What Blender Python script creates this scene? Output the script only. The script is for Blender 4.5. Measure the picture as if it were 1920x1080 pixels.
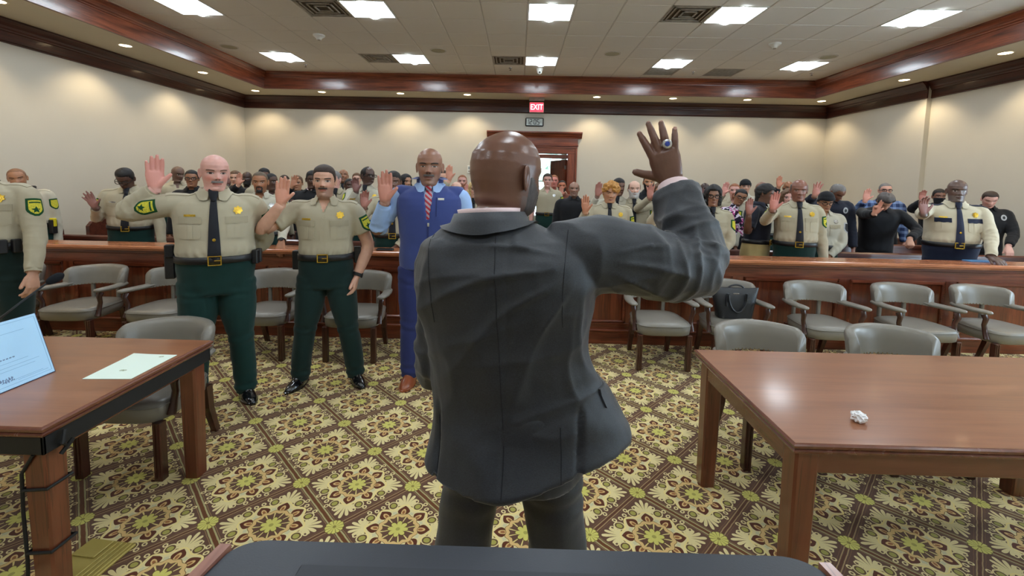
import bpy, bmesh, math, random
import numpy as np
from mathutils import Vector, Matrix
from mathutils.bvhtree import BVHTree

for o in list(bpy.data.objects):
    bpy.data.objects.remove(o)
random.seed(7)
rng = np.random.default_rng(7)
S = bpy.context.scene
COL = S.collection
PI = math.pi

# ------------------------------------------------------------------ camera, exposure, world
FPX, PCY, PITCH, ROLL, YAW, CAMH = 845.0, 416.76, 0.0883, 0.0209, 0.0126, 1.66
Z3 = Vector((0, 0, 1))
_rz = Matrix.Rotation(YAW, 3, 'Z')
CF = _rz @ Vector((0, math.cos(PITCH), -math.sin(PITCH)))
_r0 = _rz @ Vector((1, 0, 0))
_u0 = _r0.cross(CF)
CR = _r0 * math.cos(ROLL) + _u0 * math.sin(ROLL)
CU = -_r0 * math.sin(ROLL) + _u0 * math.cos(ROLL)
CP = Vector((0, 0, CAMH))
cam_d = bpy.data.cameras.new('camera')
cam = bpy.data.objects.new('camera', cam_d)
COL.objects.link(cam)
cam_d.sensor_fit = 'HORIZONTAL'
cam_d.sensor_width = 36
cam_d.lens = 36 * FPX / 1920
cam_d.shift_y = -(540 - PCY) / 1920
cam_d.clip_start = 0.02
cam.matrix_world = Matrix(((CR.x, CU.x, -CF.x, 0), (CR.y, CU.y, -CF.y, 0), (CR.z, CU.z, -CF.z, CAMH), (0, 0, 0, 1)))
S.camera = cam
S.view_settings.view_transform = 'Standard'
S.view_settings.look = 'None'
S.view_settings.gamma = 1
S.view_settings.use_curve_mapping = False
S.view_settings.exposure = 0.80
cy = S.cycles
cy.max_bounces = 7
cy.diffuse_bounces = 4
cy.glossy_bounces = 3
cy.transmission_bounces = 3
cy.transparent_max_bounces = 4
cy.caustics_reflective = False
cy.caustics_refractive = False
cy.sample_clamp_indirect = 4
TROFFER_L = 16.0        # brightness of the troffer lenses
SPOT_W = 26.0           # power of one downlight
w = bpy.data.worlds.new('world')
S.world = w
w.use_nodes = True
w.node_tree.nodes['Background'].inputs[0].default_value = (0.62, 0.82, 1.0, 1)
w.node_tree.nodes['Background'].inputs[1].default_value = 7.0


def ray(px, py):
    return CR * ((px - 960) / FPX) + CU * ((PCY - py) / FPX) + CF
def onY(px, py, Y):
    d = ray(px, py)
    return CP + d * (Y / d.y)
def onZ(px, py, z):
    d = ray(px, py)
    return CP + d * ((z - CAMH) / d.z)


# ------------------------------------------------------------------ node helper
def lin(c):
    if isinstance(c, (int, float)):
        c = (c, c, c)
    return tuple(((v / 255) / 12.92 if v / 255 <= .04045 else ((v / 255 + .055) / 1.055) ** 2.4) for v in c[:3]) + (1.0,)

class X:
    def __init__(s, t, k):
        s.t, s.k = t, k
    def __add__(s, o): return s.t.m('ADD', s, o)
    def __radd__(s, o): return s.t.m('ADD', o, s)
    def __sub__(s, o): return s.t.m('SUBTRACT', s, o)
    def __rsub__(s, o): return s.t.m('SUBTRACT', o, s)
    def __mul__(s, o): return s.t.m('MULTIPLY', s, o)
    def __rmul__(s, o): return s.t.m('MULTIPLY', o, s)
    def __truediv__(s, o): return s.t.m('DIVIDE', s, o)
    def __lt__(s, o): return s.t.m('LESS_THAN', s, o)
    def __gt__(s, o): return s.t.m('GREATER_THAN', s, o)
    def __and__(s, o): return s.t.m('MULTIPLY', s, o)
    def __or__(s, o): return s.t.m('MAXIMUM', s, o)
    def f(s, op, o=None, c=None): return s.t.m(op, s, o, c)
    def sq(s): return s.t.m('MULTIPLY', s, s)

class T:
    def __init__(s, name, rough=.5, spec=.5, metal=0., coat=0.):
        s.mat = bpy.data.materials.new(name)
        s.mat.use_nodes = True
        s.n = s.mat.node_tree
        s.b = s.n.nodes['Principled BSDF']
        s.b.inputs['Roughness'].default_value = rough
        s.b.inputs['Specular IOR Level'].default_value = spec
        s.b.inputs['Metallic'].default_value = metal
        s.b.inputs['Coat Weight'].default_value = coat
        s.b.inputs['Coat Roughness'].default_value = .12
    def node(s, ty, **kw):
        n = s.n.nodes.new(ty)
        for k, v in kw.items():
            setattr(n, k, v)
        return n
    def put(s, inp, v):
        if isinstance(v, X):
            s.n.links.new(v.k, inp)
        elif hasattr(v, 'is_linked'):
            s.n.links.new(v, inp)
        else:
            inp.default_value = v
    def m(s, op, a, b=None, c=None):
        n = s.node('ShaderNodeMath', operation=op)
        s.put(n.inputs[0], a)
        if b is not None: s.put(n.inputs[1], b)
        if c is not None: s.put(n.inputs[2], c)
        return X(s, n.outputs[0])
    def coords(s, kind='Object', scale=(1, 1, 1), rot=(0, 0, 0), loc=(0, 0, 0)):
        if kind == 'World':
            k = s.node('ShaderNodeNewGeometry').outputs['Position']
        else:
            k = s.node('ShaderNodeTexCoord').outputs[kind]
        if scale != (1, 1, 1) or rot != (0, 0, 0) or loc != (0, 0, 0):
            mp = s.node('ShaderNodeMapping')
            s.n.links.new(k, mp.inputs[0])
            mp.inputs['Scale'].default_value = scale
            mp.inputs['Rotation'].default_value = rot
            mp.inputs['Location'].default_value = loc
            k = mp.outputs[0]
        return k
    def xyz(s, k):
        n = s.node('ShaderNodeSeparateXYZ')
        s.n.links.new(k, n.inputs[0])
        return [X(s, o) for o in n.outputs]
    def attr(s, name):
        n = s.node('ShaderNodeAttribute')
        n.attribute_name = name
        return n.outputs['Vector']
    def noise(s, k, scale=5, detail=3, rough=.5, dist=0.):
        n = s.node('ShaderNodeTexNoise')
        if k is not None: s.n.links.new(k, n.inputs['Vector'])
        n.inputs['Scale'].default_value = scale
        n.inputs['Detail'].default_value = detail
        n.inputs['Roughness'].default_value = rough
        n.inputs['Distortion'].default_value = dist
        return X(s, n.outputs[0])
    def ramp(s, x, stops):
        n = s.node('ShaderNodeValToRGB')
        s.put(n.inputs[0], x)
        e = n.color_ramp.elements
        while len(e) < len(stops): e.new(.5)
        for q, (p, c) in zip(e, stops):
            q.position = p; q.color = lin(c)
        return X(s, n.outputs[0])
    def mix(s, fac, a, b):
        n = s.node('ShaderNodeMix', data_type='RGBA')
        s.put(n.inputs['Factor'], fac)
        s.put(n.inputs[6], a if isinstance(a, X) else lin(a))
        s.put(n.inputs[7], b if isinstance(b, X) else lin(b))
        return X(s, n.outputs[2])
    def col(s, c):
        s.put(s.b.inputs['Base Color'], c if isinstance(c, X) else lin(c)); return s
    def rough(s, x):
        s.put(s.b.inputs['Roughness'], x); return s
    def bump(s, x, strength=.3, dist=.002):
        n = s.node('ShaderNodeBump')
        n.inputs['Strength'].default_value = strength
        n.inputs['Distance'].default_value = dist
        s.put(n.inputs['Height'], x)
        s.n.links.new(n.outputs[0], s.b.inputs['Normal']); return s
    def emit(s, c, e):
        s.b.inputs['Emission Color'].default_value = lin(c)
        s.put(s.b.inputs['Emission Strength'], e); return s

def smoothband(x, lo, hi):
    return (x > lo) & (x < hi)

MATS = {}
def mat(key, fn):
    if key not in MATS:
        MATS[key] = fn().mat
    return MATS[key]

def plain(name, c, rough=.5, spec=.5, metal=0., coat=0., var=.08, scale=8., bump=0., bscale=120.):
    def fn():
        t = T(name, rough, spec, metal, coat)
        k = t.coords('Object')
        n = t.noise(k, scale, 3)
        d = tuple(min(255, max(0, v * (1 - var))) for v in c)
        u = tuple(min(255, v * (1 + var)) for v in c)
        t.col(t.mix(n, d, u))
        if bump:
            t.bump(t.noise(k, bscale, 2), bump, .002)
        return t
    return mat(name, fn)

def wood(name, dark, mid, light, axis=0, rough=.3, coat=.35, gscale=1.0, lines=1.0):
    def fn():
        t = T(name, rough, .5, 0, coat)
        sc = [14 * gscale, 14 * gscale, 14 * gscale]
        sc[axis] = 1.1 * gscale
        k = t.coords('Object', tuple(sc))
        n1 = t.noise(k, 1.3, 4, .55, .6)
        sc2 = [90 * gscale] * 3
        sc2[axis] = 3.0 * gscale
        n2 = t.noise(t.coords('Object', tuple(sc2)), 1.0, 2, .6)
        c = t.ramp(n1, [(.28, dark), (.5, mid), (.74, light)])
        g = n2.f('SMOOTH_MAX', .0, .1)
        pore = (n2 < .40) * (.45 * lines)
        t.col(t.mix(pore, c, tuple(v * .55 for v in dark)))
        t.rough(n1 * .15 + (rough - .07))
        t.bump(n2, .08, .001)
        return t
    return mat(name, fn)

# ------------------------------------------------------------------ mesh helpers
class MB:
    """collects shapes, then links them as ONE mesh object"""
    def __init__(s):
        s.v = []; s.f = []
    def add(s, v, f):
        o = len(s.v)
        s.v.extend([tuple(p) for p in v])
        s.f.extend([tuple(i + o for i in q) for q in f])
        return s
    def box(s, x0, x1, y0, y1, z0, z1, b=0.0, M=None):
        b = min(b, (x1 - x0) / 2.01, (y1 - y0) / 2.01, (z1 - z0) / 2.01)
        if b <= 0:
            v = [(x, y, z) for z in (z0, z1) for y in (y0, y1) for x in (x0, x1)]
            f = [(0, 2, 3, 1), (4, 5, 7, 6), (0, 1, 5, 4), (2, 6, 7, 3), (0, 4, 6, 2), (1, 3, 7, 5)]
        else:
            v = []; idx = {}
            xs, ys, zs = (x0, x1), (y0, y1), (z0, z1)
            for i in (0, 1):
                for j in (0, 1):
                    for k in (0, 1):
                        sx, sy, sz = (1, -1)[i] * b, (1, -1)[j] * b, (1, -1)[k] * b
                        idx[i, j, k, 0] = len(v); v.append((xs[i], ys[j] + sy, zs[k] + sz))
                        idx[i, j, k, 1] = len(v); v.append((xs[i] + sx, ys[j], zs[k] + sz))
                        idx[i, j, k, 2] = len(v); v.append((xs[i] + sx, ys[j] + sy, zs[k]))
            f = []
            for i in (0, 1):
                f.append([idx[i, 0, 0, 0], idx[i, 1, 0, 0], idx[i, 1, 1, 0], idx[i, 0, 1, 0]])
                f.append([idx[0, i, 0, 1], idx[1, i, 0, 1], idx[1, i, 1, 1], idx[0, i, 1, 1]])
                f.append([idx[0, 0, i, 2], idx[1, 0, i, 2], idx[1, 1, i, 2], idx[0, 1, i, 2]])
            for i in (0, 1):
                for j in (0, 1):
                    f.append([idx[i, j, 0, 0], idx[i, j, 1, 0], idx[i, j, 1, 1], idx[i, j, 0, 1]])
                    f.append([idx[i, 0, j, 0], idx[i, 1, j, 0], idx[i, 1, j, 2], idx[i, 0, j, 2]])
                    f.append([idx[0, i, j, 1], idx[1, i, j, 1], idx[1, i, j, 2], idx[0, i, j, 2]])
                    for k in (0, 1):
                        f.append([idx[i, j, k, 0], idx[i, j, k, 1], idx[i, j, k, 2]])
            c = Vector(((x0 + x1) / 2, (y0 + y1) / 2, (z0 + z1) / 2))
            g = []
            for q in f:
                p = [Vector(v[a]) for a in q]
                n = (p[1] - p[0]).cross(p[2] - p[0])
                m = sum(p, Vector()) / len(p)
                g.append(q if n.dot(m - c) > 0 else q[::-1])
            f = g
        if M is not None:
            v = [M @ Vector(p) for p in v]
        return s.add(v, f)
    def tube(s, pts, r, n=10, cap=True, flat=1.0):
        pts = [Vector(p) for p in pts]
        rr = r if isinstance(r, (list, tuple)) else [r] * len(pts)
        v = []; f = []
        ref = None
        for i, p in enumerate(pts):
            d = (pts[min(i + 1, len(pts) - 1)] - pts[max(i - 1, 0)]).normalized()
            if ref is None:
                ref = Vector((0, 0, 1)) if abs(d.z) < .9 else Vector((0, 1, 0))
            a = d.cross(ref).normalized(); b = a.cross(d).normalized()
            ref = b
            for k in range(n):
                t = 2 * PI * k / n
                v.append(p + a * (math.cos(t) * rr[i]) + b * (math.sin(t) * rr[i] * flat))
        for i in range(len(pts) - 1):
            for k in range(n):
                k2 = (k + 1) % n
                f.append((i * n + k, i * n + k2, (i + 1) * n + k2, (i + 1) * n + k))
        if cap:
            f.append(tuple(range(n))[::-1])
            f.append(tuple(range((len(pts) - 1) * n, len(pts) * n)))
        return s.add(v, f)
    def lathe(s, prof, n=20, M=None, cap=True):
        v = []; f = []
        for r, z in prof:
            for k in range(n):
                t = 2 * PI * k / n
                v.append(Vector((r * math.cos(t), r * math.sin(t), z)))
        for i in range(len(prof) - 1):
            for k in range(n):
                k2 = (k + 1) % n
                f.append((i * n + k, i * n + k2, (i + 1) * n + k2, (i + 1) * n + k))
        if cap:
            f.append(tuple(range(n))[::-1]); f.append(tuple(range((len(prof) - 1) * n, len(prof) * n)))
        if M is not None: v = [M @ p for p in v]
        return s.add(v, f)
    def prism(s, prof, axis, a, b):
        """extrude a closed 2-D profile along axis 'x' or 'y' between a and b"""
        n = len(prof); v = []
        for t in (a, b):
            for (u, z) in prof:
                v.append((t, u, z) if axis == 'x' else (u, t, z))
        f = [(k, (k + 1) % n, n + (k + 1) % n, n + k) for k in range(n)]
        f += [tuple(range(n))[::-1], tuple(range(n, 2 * n))]
        return s.add(v, f)
    def build(s, name, m, parent=None, smooth=False, angle=40, fix=True):
        return mk(name, s.v, s.f, m, parent, smooth, angle, fix)

def mk(name, v, f, m, parent=None, smooth=True, angle=None, fix=False):
    me = bpy.data.meshes.new(name)
    me.from_pydata([tuple(map(float, p)) for p in v], [], [tuple(map(int, q)) for q in f])
    if fix:
        b = bmesh.new(); b.from_mesh(me)
        bmesh.ops.recalc_face_normals(b, faces=b.faces)
        b.to_mesh(me); b.free()
    if smooth:
        me.polygons.foreach_set('use_smooth', [True] * len(me.polygons))
        if angle is not None:
            me.set_sharp_from_angle(angle=math.radians(angle))
    if m is not None:
        for q in (m if isinstance(m, (list, tuple)) else [m]):
            me.materials.append(q)
    o = bpy.data.objects.new(name, me)
    COL.objects.link(o)
    if parent is not None:
        o.parent = parent
    return o

def thing(name, label, cat, loc=(0, 0, 0), rz=0, group=None):
    o = bpy.data.objects.new(name, None)
    COL.objects.link(o)
    o.location = loc; o.rotation_euler = (0, 0, rz)
    o.empty_display_size = .1
    return tag(o, label, cat, group)

def tag(o, label, cat, group=None):
    o['label'] = label; o['category'] = cat
    if group: o['group'] = group
    return o

def struct(o):
    o['kind'] = 'structure'; return o

def dup(root, loc=None, rz=None, label=None, group=None):
    r = root.copy(); COL.objects.link(r)
    if loc is not None: r.location = loc
    if rz is not None: r.rotation_euler = (0, 0, rz)
    if label: r['label'] = label
    if group: r['group'] = group
    for ch in list(root.children):
        c = ch.copy(); COL.objects.link(c); c.parent = r
        for g in list(ch.children):
            d = g.copy(); COL.objects.link(d); d.parent = c
    return r

# ------------------------------------------------------------------ materials
M_WALL = plain('wall_paint', (206, 200, 186), .75, .2, var=.015, scale=2, bump=.05, bscale=300)
M_SOFFIT = plain('soffit_paint', (202, 193, 172), .8, .2, var=.015, scale=2)
def _tile():
    t = T('ceiling_tile', .95, .1)
    k = t.coords('Object')
    n = t.noise(k, 160, 3, .7)
    t.col(t.mix(n, (214, 208, 198), (234, 229, 220)))
    t.bump(n, .25, .002)
    return t
M_TILE = mat('ceiling_tile', _tile)
M_GRID = plain('grid_metal', (196, 190, 180), .5, .4, var=.03)
WD, WM, WL = (78, 36, 22), (118, 60, 37), (150, 82, 52)
M_TRIMX = wood('trim_wood_x', WD, WM, WL, 0, .32, .3)
M_TRIMY = wood('trim_wood_y', WD, WM, WL, 1, .32, .3)
M_CROWNX = wood('crown_wood_x', (42, 18, 14), (66, 30, 22), (84, 42, 30), 0, .4, .2)
M_CROWNY = wood('crown_wood_y', (42, 18, 14), (66, 30, 22), (84, 42, 30), 1, .4, .2)
M_BARX = wood('bar_wood_x', (74, 30, 16), (108, 50, 28), (138, 70, 42), 0, .3, .35)
M_BARZ = wood('bar_wood_z', (74, 30, 16), (104, 48, 26), (132, 66, 38), 2, .3, .35)
M_RAIL = wood('rail_wood', (150, 84, 52), (186, 116, 78), (204, 134, 94), 0, .26, .5, lines=.5)
M_PEW = wood('pew_wood', (62, 28, 18), (88, 42, 28), (108, 56, 38), 0, .32, .3)
M_TABLE = wood('table_wood', (128, 80, 54), (142, 92, 63), (154, 102, 72), 0, .33, .3, lines=.22)
M_TABLEEDGEY = wood('table_edge_y', (90, 46, 31), (104, 56, 39), (118, 66, 48), 1, .25, .5, lines=.2)
M_TABLEEDGE = wood('table_edge', (96, 50, 34), (104, 56, 39), (112, 62, 44), 0, .25, .5, lines=.1)
M_TLEG = wood('table_leg', (90, 46, 28), (108, 58, 37), (122, 68, 45), 2, .3, .4)
M_CLEG = wood('chair_leg', (44, 20, 14), (68, 34, 24), (96, 50, 36), 2, .3, .4)
M_VINYL = plain('grey_vinyl', (126, 121, 112), .33, .5, var=.05, scale=6, bump=.12, bscale=260)
M_VINYLD = plain('grey_vinyl_piping', (118, 113, 104), .4, .5, var=.05)
M_BRASS = plain('nail_brass', (140, 120, 84), .35, .5, .8)
M_BLACK = plain('matte_black', (24, 25, 27), .55, .4, var=.1)
M_BLKLEATHER = plain('black_leather', (26, 26, 29), .38, .5, var=.15, scale=20, bump=.2, bscale=220)
M_CHROME = plain('polished_metal', (190, 190, 195), .18, .5, 1.)
M_WHITE = plain('white_plastic', (228, 228, 222), .4, .5, var=.02)
M_PAPER = plain('paper', (232, 238, 226), .8, .2, var=.01)
M_DARKSEAM = plain('dark_gap', (34, 24, 20), .8, .2)
# ------------------------------------------------------------------ carpet
def _carpet():
    t = T('patterned_carpet', .95, .1)
    x, y, z = t.xyz(t.coords('World'))
    d2 = .61
    wob = t.noise(t.coords('World'), 22, 2) * .012 - .006
    xx, yy = x + .845, y - 2.008
    p = (xx + yy) / d2 + wob
    q = (xx - yy) / d2 - wob
    a = p.f('FRACT') - .5
    b = q.f('FRACT') - .5
    r = (a.sq() + b.sq()).f('SQRT')
    th = b.f('ARCTAN2', a)
    BR, DK, CR_, GD, OL, OR = (98, 68, 52), (92, 46, 24), (226, 208, 150), (216, 180, 118), (164, 156, 78), (150, 96, 54)
    GY, YG, OUT = (204, 196, 156), (206, 198, 104), (96, 76, 34)
    aa, ab = a.f('ABSOLUTE'), b.f('ABSOLUTE')
    da, db = .5 - aa, .5 - ab
    c = t.mix(0., BR, BR)
    # border stripes
    c = t.mix(da < .020, c, (104, 62, 32))
    c = t.mix((da > .020) & (da < .036), c, (172, 162, 112))
    c = t.mix((da > .046) & (da < .052), c, (150, 120, 76))
    c = t.mix(db < .010, c, (92, 56, 34))
    c = t.mix((db > .016) & (db < .026), c, (168, 140, 96))
    c = t.mix((db > .042) & (db < .048), c, (120, 88, 58))
    ph8 = (th * (4 / PI) + .5).f('FRACT') - .5
    ang8 = ph8 * (PI / 4)
    px = r * ang8.f('COSINE'); py = (r * ang8.f('SINE')).f('ABSOLUTE')
    ph8b = (th * (4 / PI)).f('FRACT') - .5
    angb = ph8b * (PI / 4)
    qx = r * angb.f('COSINE'); qy = (r * angb.f('SINE')).f('ABSOLUTE')
    # palmettes towards the four corners
    phi = (th * (2 / PI)).f('FRACT') - .5
    phi = phi * (PI / 2)
    u = r * phi.f('COSINE') - .365; v = r * phi.f('SINE')
    ps = v.f('ARCTAN2', u)
    rho = (u.sq() + v.sq()).f('SQRT')
    kk = (ps / .40).f('ROUND')
    loc = ps - kk * .40
    L = .212 - (kk.f('ABSOLUTE') * .030)
    q_ = rho / L
    hw = q_ * .026 * (1 - q_.f('POWER', 5.)).f('MAXIMUM', 0.).f('SQRT') + .003
    perp = (rho * loc.f('SINE')).f('ABSOLUTE')
    c = t.mix((perp < hw) & (q_ < 1.) & (kk.f('ABSOLUTE') < 4.5), c, CR_)
    # curls round the olive buds and at the edges
    e5 = ((qx - .445) / .030).sq() + ((qy - .062) / .026).sq()
    c = t.mix((e5 < 1.) & (e5 > .25), c, CR_)
    e6 = ((px - .400) / .030).sq() + ((py - .040) / .026).sq()
    c = t.mix((e6 < 1.) & (e6 > .22), c, CR_)
    e2 = ((qx - .378) / .066).sq() + (qy / .060).sq()
    c = t.mix(e2 < 1., c, CR_)
    c = t.mix(e2 < .62, c, BR)
    c = t.mix(e2 < .42, c, OUT)
    c = t.mix(e2 < .28, c, OL)
    # body of the medallion
    rb = (th * 8).f('COSINE') * .026 + .338
    c = t.mix(r < rb + .010, c, (236, 214, 138))
    c = t.mix(r < rb - .006, c, CR_)
    c = t.mix((r < rb - .04) & (r > .235), c, GY)
    # onion shaped pods
    sp_ = ((px - .205) / .150).f('MAXIMUM', .001).f('MINIMUM', .999)
    wpod = (sp_.f('POWER', .8) * PI).f('SINE') * .070
    c = t.mix((py < wpod + .014) & (sp_ > .01) & (sp_ < .99), c, CR_)
    c = t.mix((py < wpod) & (sp_ > .02) & (sp_ < .98), c, DK)
    g2 = ((px - .252) / .052).sq() + (py / .027).sq()
    c = t.mix(g2 < 1., c, GD)
    c = t.mix(g2 < .30, c, OR)
    # gold ring, spokes and flower
    ri = (th * 12).f('COSINE') * .010 + .222
    c = t.mix(r < ri + .006, c, OUT)
    c = t.mix(r < ri, c, GD)
    c = t.mix(r < ri - .040, c, OUT)
    c = t.mix(r < ri - .046, c, BR)
    sk_ = ((th * 6).f('SINE').f('ABSOLUTE') < .26) & (r < ri - .042)
    c = t.mix(sk_, c, (222, 202, 128))
    fl = (th * 4).f('COSINE').f('ABSOLUTE').f('POWER', .5) * .060 + .052
    c = t.mix(r < fl + .010, c, OUT)
    c = t.mix(r < fl, c, YG)
    c = t.mix(r < .024, c, OL)
    # rosettes on the crossings
    rc = (da.sq() + db.sq()).f('SQRT')
    sa = (aa - .5); sb = (ab - .5)
    tc = sb.f('ARCTAN2', sa)
    pet = (tc * 6).f('COSINE').f('ABSOLUTE')
    fr = pet.f('POWER', .4) * .020 + .080
    c = t.mix(rc < fr + .008, c, OUT)
    c = t.mix(rc < fr, c, YG)
    c = t.mix((rc < fr) & (pet < .28) & (rc > .025), c, (124, 112, 50))
    c = t.mix(rc < .020, c, (140, 128, 60))
    n = t.noise(t.coords('World'), 420, 2, .7)
    hsv = t.node('ShaderNodeHueSaturation')
    t.put(hsv.inputs['Value'], n * .45 + .72)
    t.put(hsv.inputs['Color'], c)
    t.n.links.new(hsv.outputs[0], t.b.inputs['Base Color'])
    t.bump(n, .35, .004)
    t.b.inputs['Sheen Weight'].default_value = .15
    return t
M_CARPET = mat('patterned_carpet', _carpet)

XL, XR, YB, YF = -6.56, 7.26, 10.82, -3.2      # room
ZC, ZS = 3.934, 3.58                           # tile ceiling, soffit
BX0, BX1, BY1 = -5.52, 6.26, 9.87              # tray opening
o = MB().add([(XL, YF, 0), (XR, YF, 0), (XR, YB + 3.4, 0), (XL, YB + 3.4, 0), (XL, YF, -.2), (XR, YF, -.2), (XR, YB + 3.4, -.2), (XL, YB + 3.4, -.2)],
             [(0, 1, 2, 3), (4, 7, 6, 5), (0, 4, 5, 1), (1, 5, 6, 2), (2, 6, 7, 3), (3, 7, 4, 0)]).build('floor', M_CARPET)
struct(o)
PY = 8.22
struct(MB().box(XL - .2, XL, YF, YB, 0, ZS + .05).build('wall_left', M_WALL))
# the right wall has two tall windows beside the photographer (outside the picture): daylight
wr = MB().box(XR - .085, XR + .2, PY, YB, 0, ZS + .05)
WY = [(-1.2, .3), (1.0, 2.5), (3.2, 4.7)]
prev = YF
for a, b in WY:
    wr.box(XR, XR + .2, prev, a, 0, ZS + .05).box(XR, XR + .2, a, b, 0, .9).box(XR, XR + .2, a, b, 2.7, ZS + .05); prev = b
wr.box(XR, XR + .2, prev, PY, 0, ZS + .05)
struct(wr.build('wall_right', M_WALL))
def _glass():
    t = T('window_glass', .0, .5)
    tr = t.node('ShaderNodeBsdfTransparent'); gl = t.node('ShaderNodeBsdfGlossy'); gl.inputs['Roughness'].default_value = .02
    mx = t.node('ShaderNodeMixShader'); mx.inputs[0].default_value = .06
    t.n.links.new(tr.outputs[0], mx.inputs[1]); t.n.links.new(gl.outputs[0], mx.inputs[2])
    t.n.links.new(mx.outputs[0], t.n.nodes['Material Output'].inputs[0])
    return t
M_GLASS = mat('window_glass', _glass)
for i, (a, b) in enumerate(WY):
    q = MB()
    for (c, d, e, f_) in ((a, a + .06, .9, 2.7), (b - .06, b, .9, 2.7), (a, b, .9, .96), (a, b, 2.64, 2.7), (a, b, 1.77, 1.83)):
        q.box(XR + .05, XR + .13, c, d, e, f_)
    wo = struct(q.build('window_%d' % (i + 2), M_WHITE))
    MB().box(XR + .085, XR + .09, a + .06, b - .06, .96, 1.77).build('pane', M_GLASS, wo)
    MB().box(XR + .085, XR + .09, a + .06, b - .06, 1.83, 2.64).build('pane', M_GLASS, wo)
# back wall with the door opening
DX0, DX1, DZ = -.50, 1.20, 2.36
struct(MB().box(XL - .2, DX0, YB, YB + .2, 0, ZS + .05).box(DX1, XR + .2, YB, YB + .2, 0, ZS + .05).box(DX0, DX1, YB, YB + .2, DZ, ZS + .05).build('wall_back', M_WALL))
struct(MB().box(XL - .2, XR + .2, YF - .2, YF, 0, ZC + .2).build('wall_front', M_WALL))
# soffit round the tray
sf = MB()
sf.box(XL, BX0 - .05, YF, YB, ZS, ZS + .04).box(BX1 + .05, XR, YF, YB, ZS, ZS + .04).box(BX0 - .05, BX1 + .05, BY1 + .05, YB, ZS, ZS + .04)
ceil = MB().box(XL, XR, YF, YB, ZC + .05, ZC + .15).build('ceiling', M_SOFFIT)
struct(ceil)
sf.build('soffit', M_SOFFIT, ceil)
# tiles and T-bar grid
TT = .6096
GX0, GY0 = .0709, 5.9405
special = {}
for k in ((0, 0), (4, 0), (8, 0), (-4, 0), (-8, 0), (0, 4), (4, 4), (8, 4), (-4, 4), (-8, 4)):
    special[k] = 'troffer'
for i in (-8, -4, 0, 4, 8):
    for j in (-4, -8, -12):
        special[(i, j)] = 'troffer'
for k in ((-5, 0), (-1, 4), (3, 0), (4, 5), (6, 5), (-5, 4)):
    special[k] = 'vent'
tile_me = None
gb = MB()
ntile = 0
rest = MB()
for i in range(-10, 11):
    x0 = GX0 + i * TT
    if x0 + TT < BX0 or x0 > BX1: continue
    gb.box(x0 - .012, x0 + .012, YF, BY1, ZC - .001, ZC + .008)
    for j in range(-15, 7):
        y0 = GY0 + j * TT
        if i == 0 or (i == -9):
            gb.box(BX0, BX1, y0 - .012, y0 + .012, ZC - .001, ZC + .008) if i == 0 else None
        if (i, j) in special: continue
        xa, xb, ya, yb = max(x0 + .008, BX0), min(x0 + TT - .008, BX1), max(y0 + .008, YF), min(y0 + TT - .008, BY1)
        if xb - xa < .05 or yb - ya < .05: continue
        if y0 < 4.0:
            rest.box(xa, xb, ya, yb, ZC - .006, ZC + .012, .005)
            continue
        full = (xb - xa > .59 and yb - ya > .59)
        if full and tile_me is None:
            q = MB().box(-TT / 2 + .008, TT / 2 - .008, -TT / 2 + .008, TT / 2 - .008, -.006, .012, .005).build('tile', M_TILE, ceil)
            tile_me = q.data
        elif full:
            q = bpy.data.objects.new('tile', tile_me); COL.objects.link(q); q.parent = ceil
        else:
            q = MB().box(xa - x0 - TT / 2, xb - x0 - TT / 2, ya - y0 - TT / 2, yb - y0 - TT / 2, -.006, .012, .005).build('tile', M_TILE, ceil)
        q.location = (x0 + TT / 2, y0 + TT / 2, ZC)
        ntile += 1
q = rest.build('tile_field', M_TILE, ceil); q['kind'] = 'stuff'
gb.build('grid_bar', M_GRID, ceil)

# ------------------------------------------------------------------ beams and crowns
def prof_beam(s):
    # (offset into the tray, z) closed profile, s = +1/-1 direction of the tray
    p = [(0.0, ZS - .005), (.045, ZS - .005), (.045, ZS + .012), (.03, ZS + .018), (.03, ZC - .135), (.042, ZC - .13), (.046, ZC - .115), (.06, ZC - .10),
         (.066, ZC - .085), (.085, ZC - .06), (.115, ZC - .035), (.122, ZC - .03), (.122, ZC - .004), (0.0, ZC - .004)]
    return [(s * a, z) for a, z in p]
def prof_crown(s):
    p = [(0, ZS - .29), (.018, ZS - .29), (.024, ZS - .275), (.018, ZS - .262), (.018, ZS - .15), (.03, ZS - .142), (.034, ZS - .125), (.05, ZS - .11),
         (.058, ZS - .085), (.085, ZS - .055), (.115, ZS - .03), (.122, ZS - .026), (.122, ZS - .002), (0, ZS - .002)]
    return [(s * a, z) for a, z in p]
def run(name, prof, base, axis, a, b, m):
    q = MB().prism([(base + u, z) for u, z in prof], axis, a, b).build(name, m)
    return struct(q)
run('trim_1', prof_beam(1), BX0 - .06, 'y', YF, BY1 + .04, M_TRIMY)
run('trim_2', prof_beam(-1), BX1 + .06, 'y', YF, BY1 + .04, M_TRIMY)
run('trim_3', prof_beam(-1), BY1 + .06, 'x', BX0 - .05, BX1 + .05, M_TRIMX)
run('trim_4', prof_crown(1), XL, 'y', YF, YB, M_CROWNY)
run('trim_5', prof_crown(-1), YB, 'x', XL, XR, M_CROWNX)
run('trim_6', prof_crown(-1), XR - .085, 'y', PY - .02, YB, M_CROWNY)
run('trim_7', prof_crown(-1), XR, 'y', YF, PY, M_CROWNY)
for n, (x0, x1, y0, y1) in {'baseboard_left': (XL, XL + .02, YF, YB), 'baseboard_right': (XR - .105, XR - .083, PY, YB), 'baseboard_back': (XL, DX0 - .1, YB - .02, YB)}.items():
    struct(MB().box(x0, x1, y0, y1, 0, .12, .004).build(n, M_CROWNX))

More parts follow.
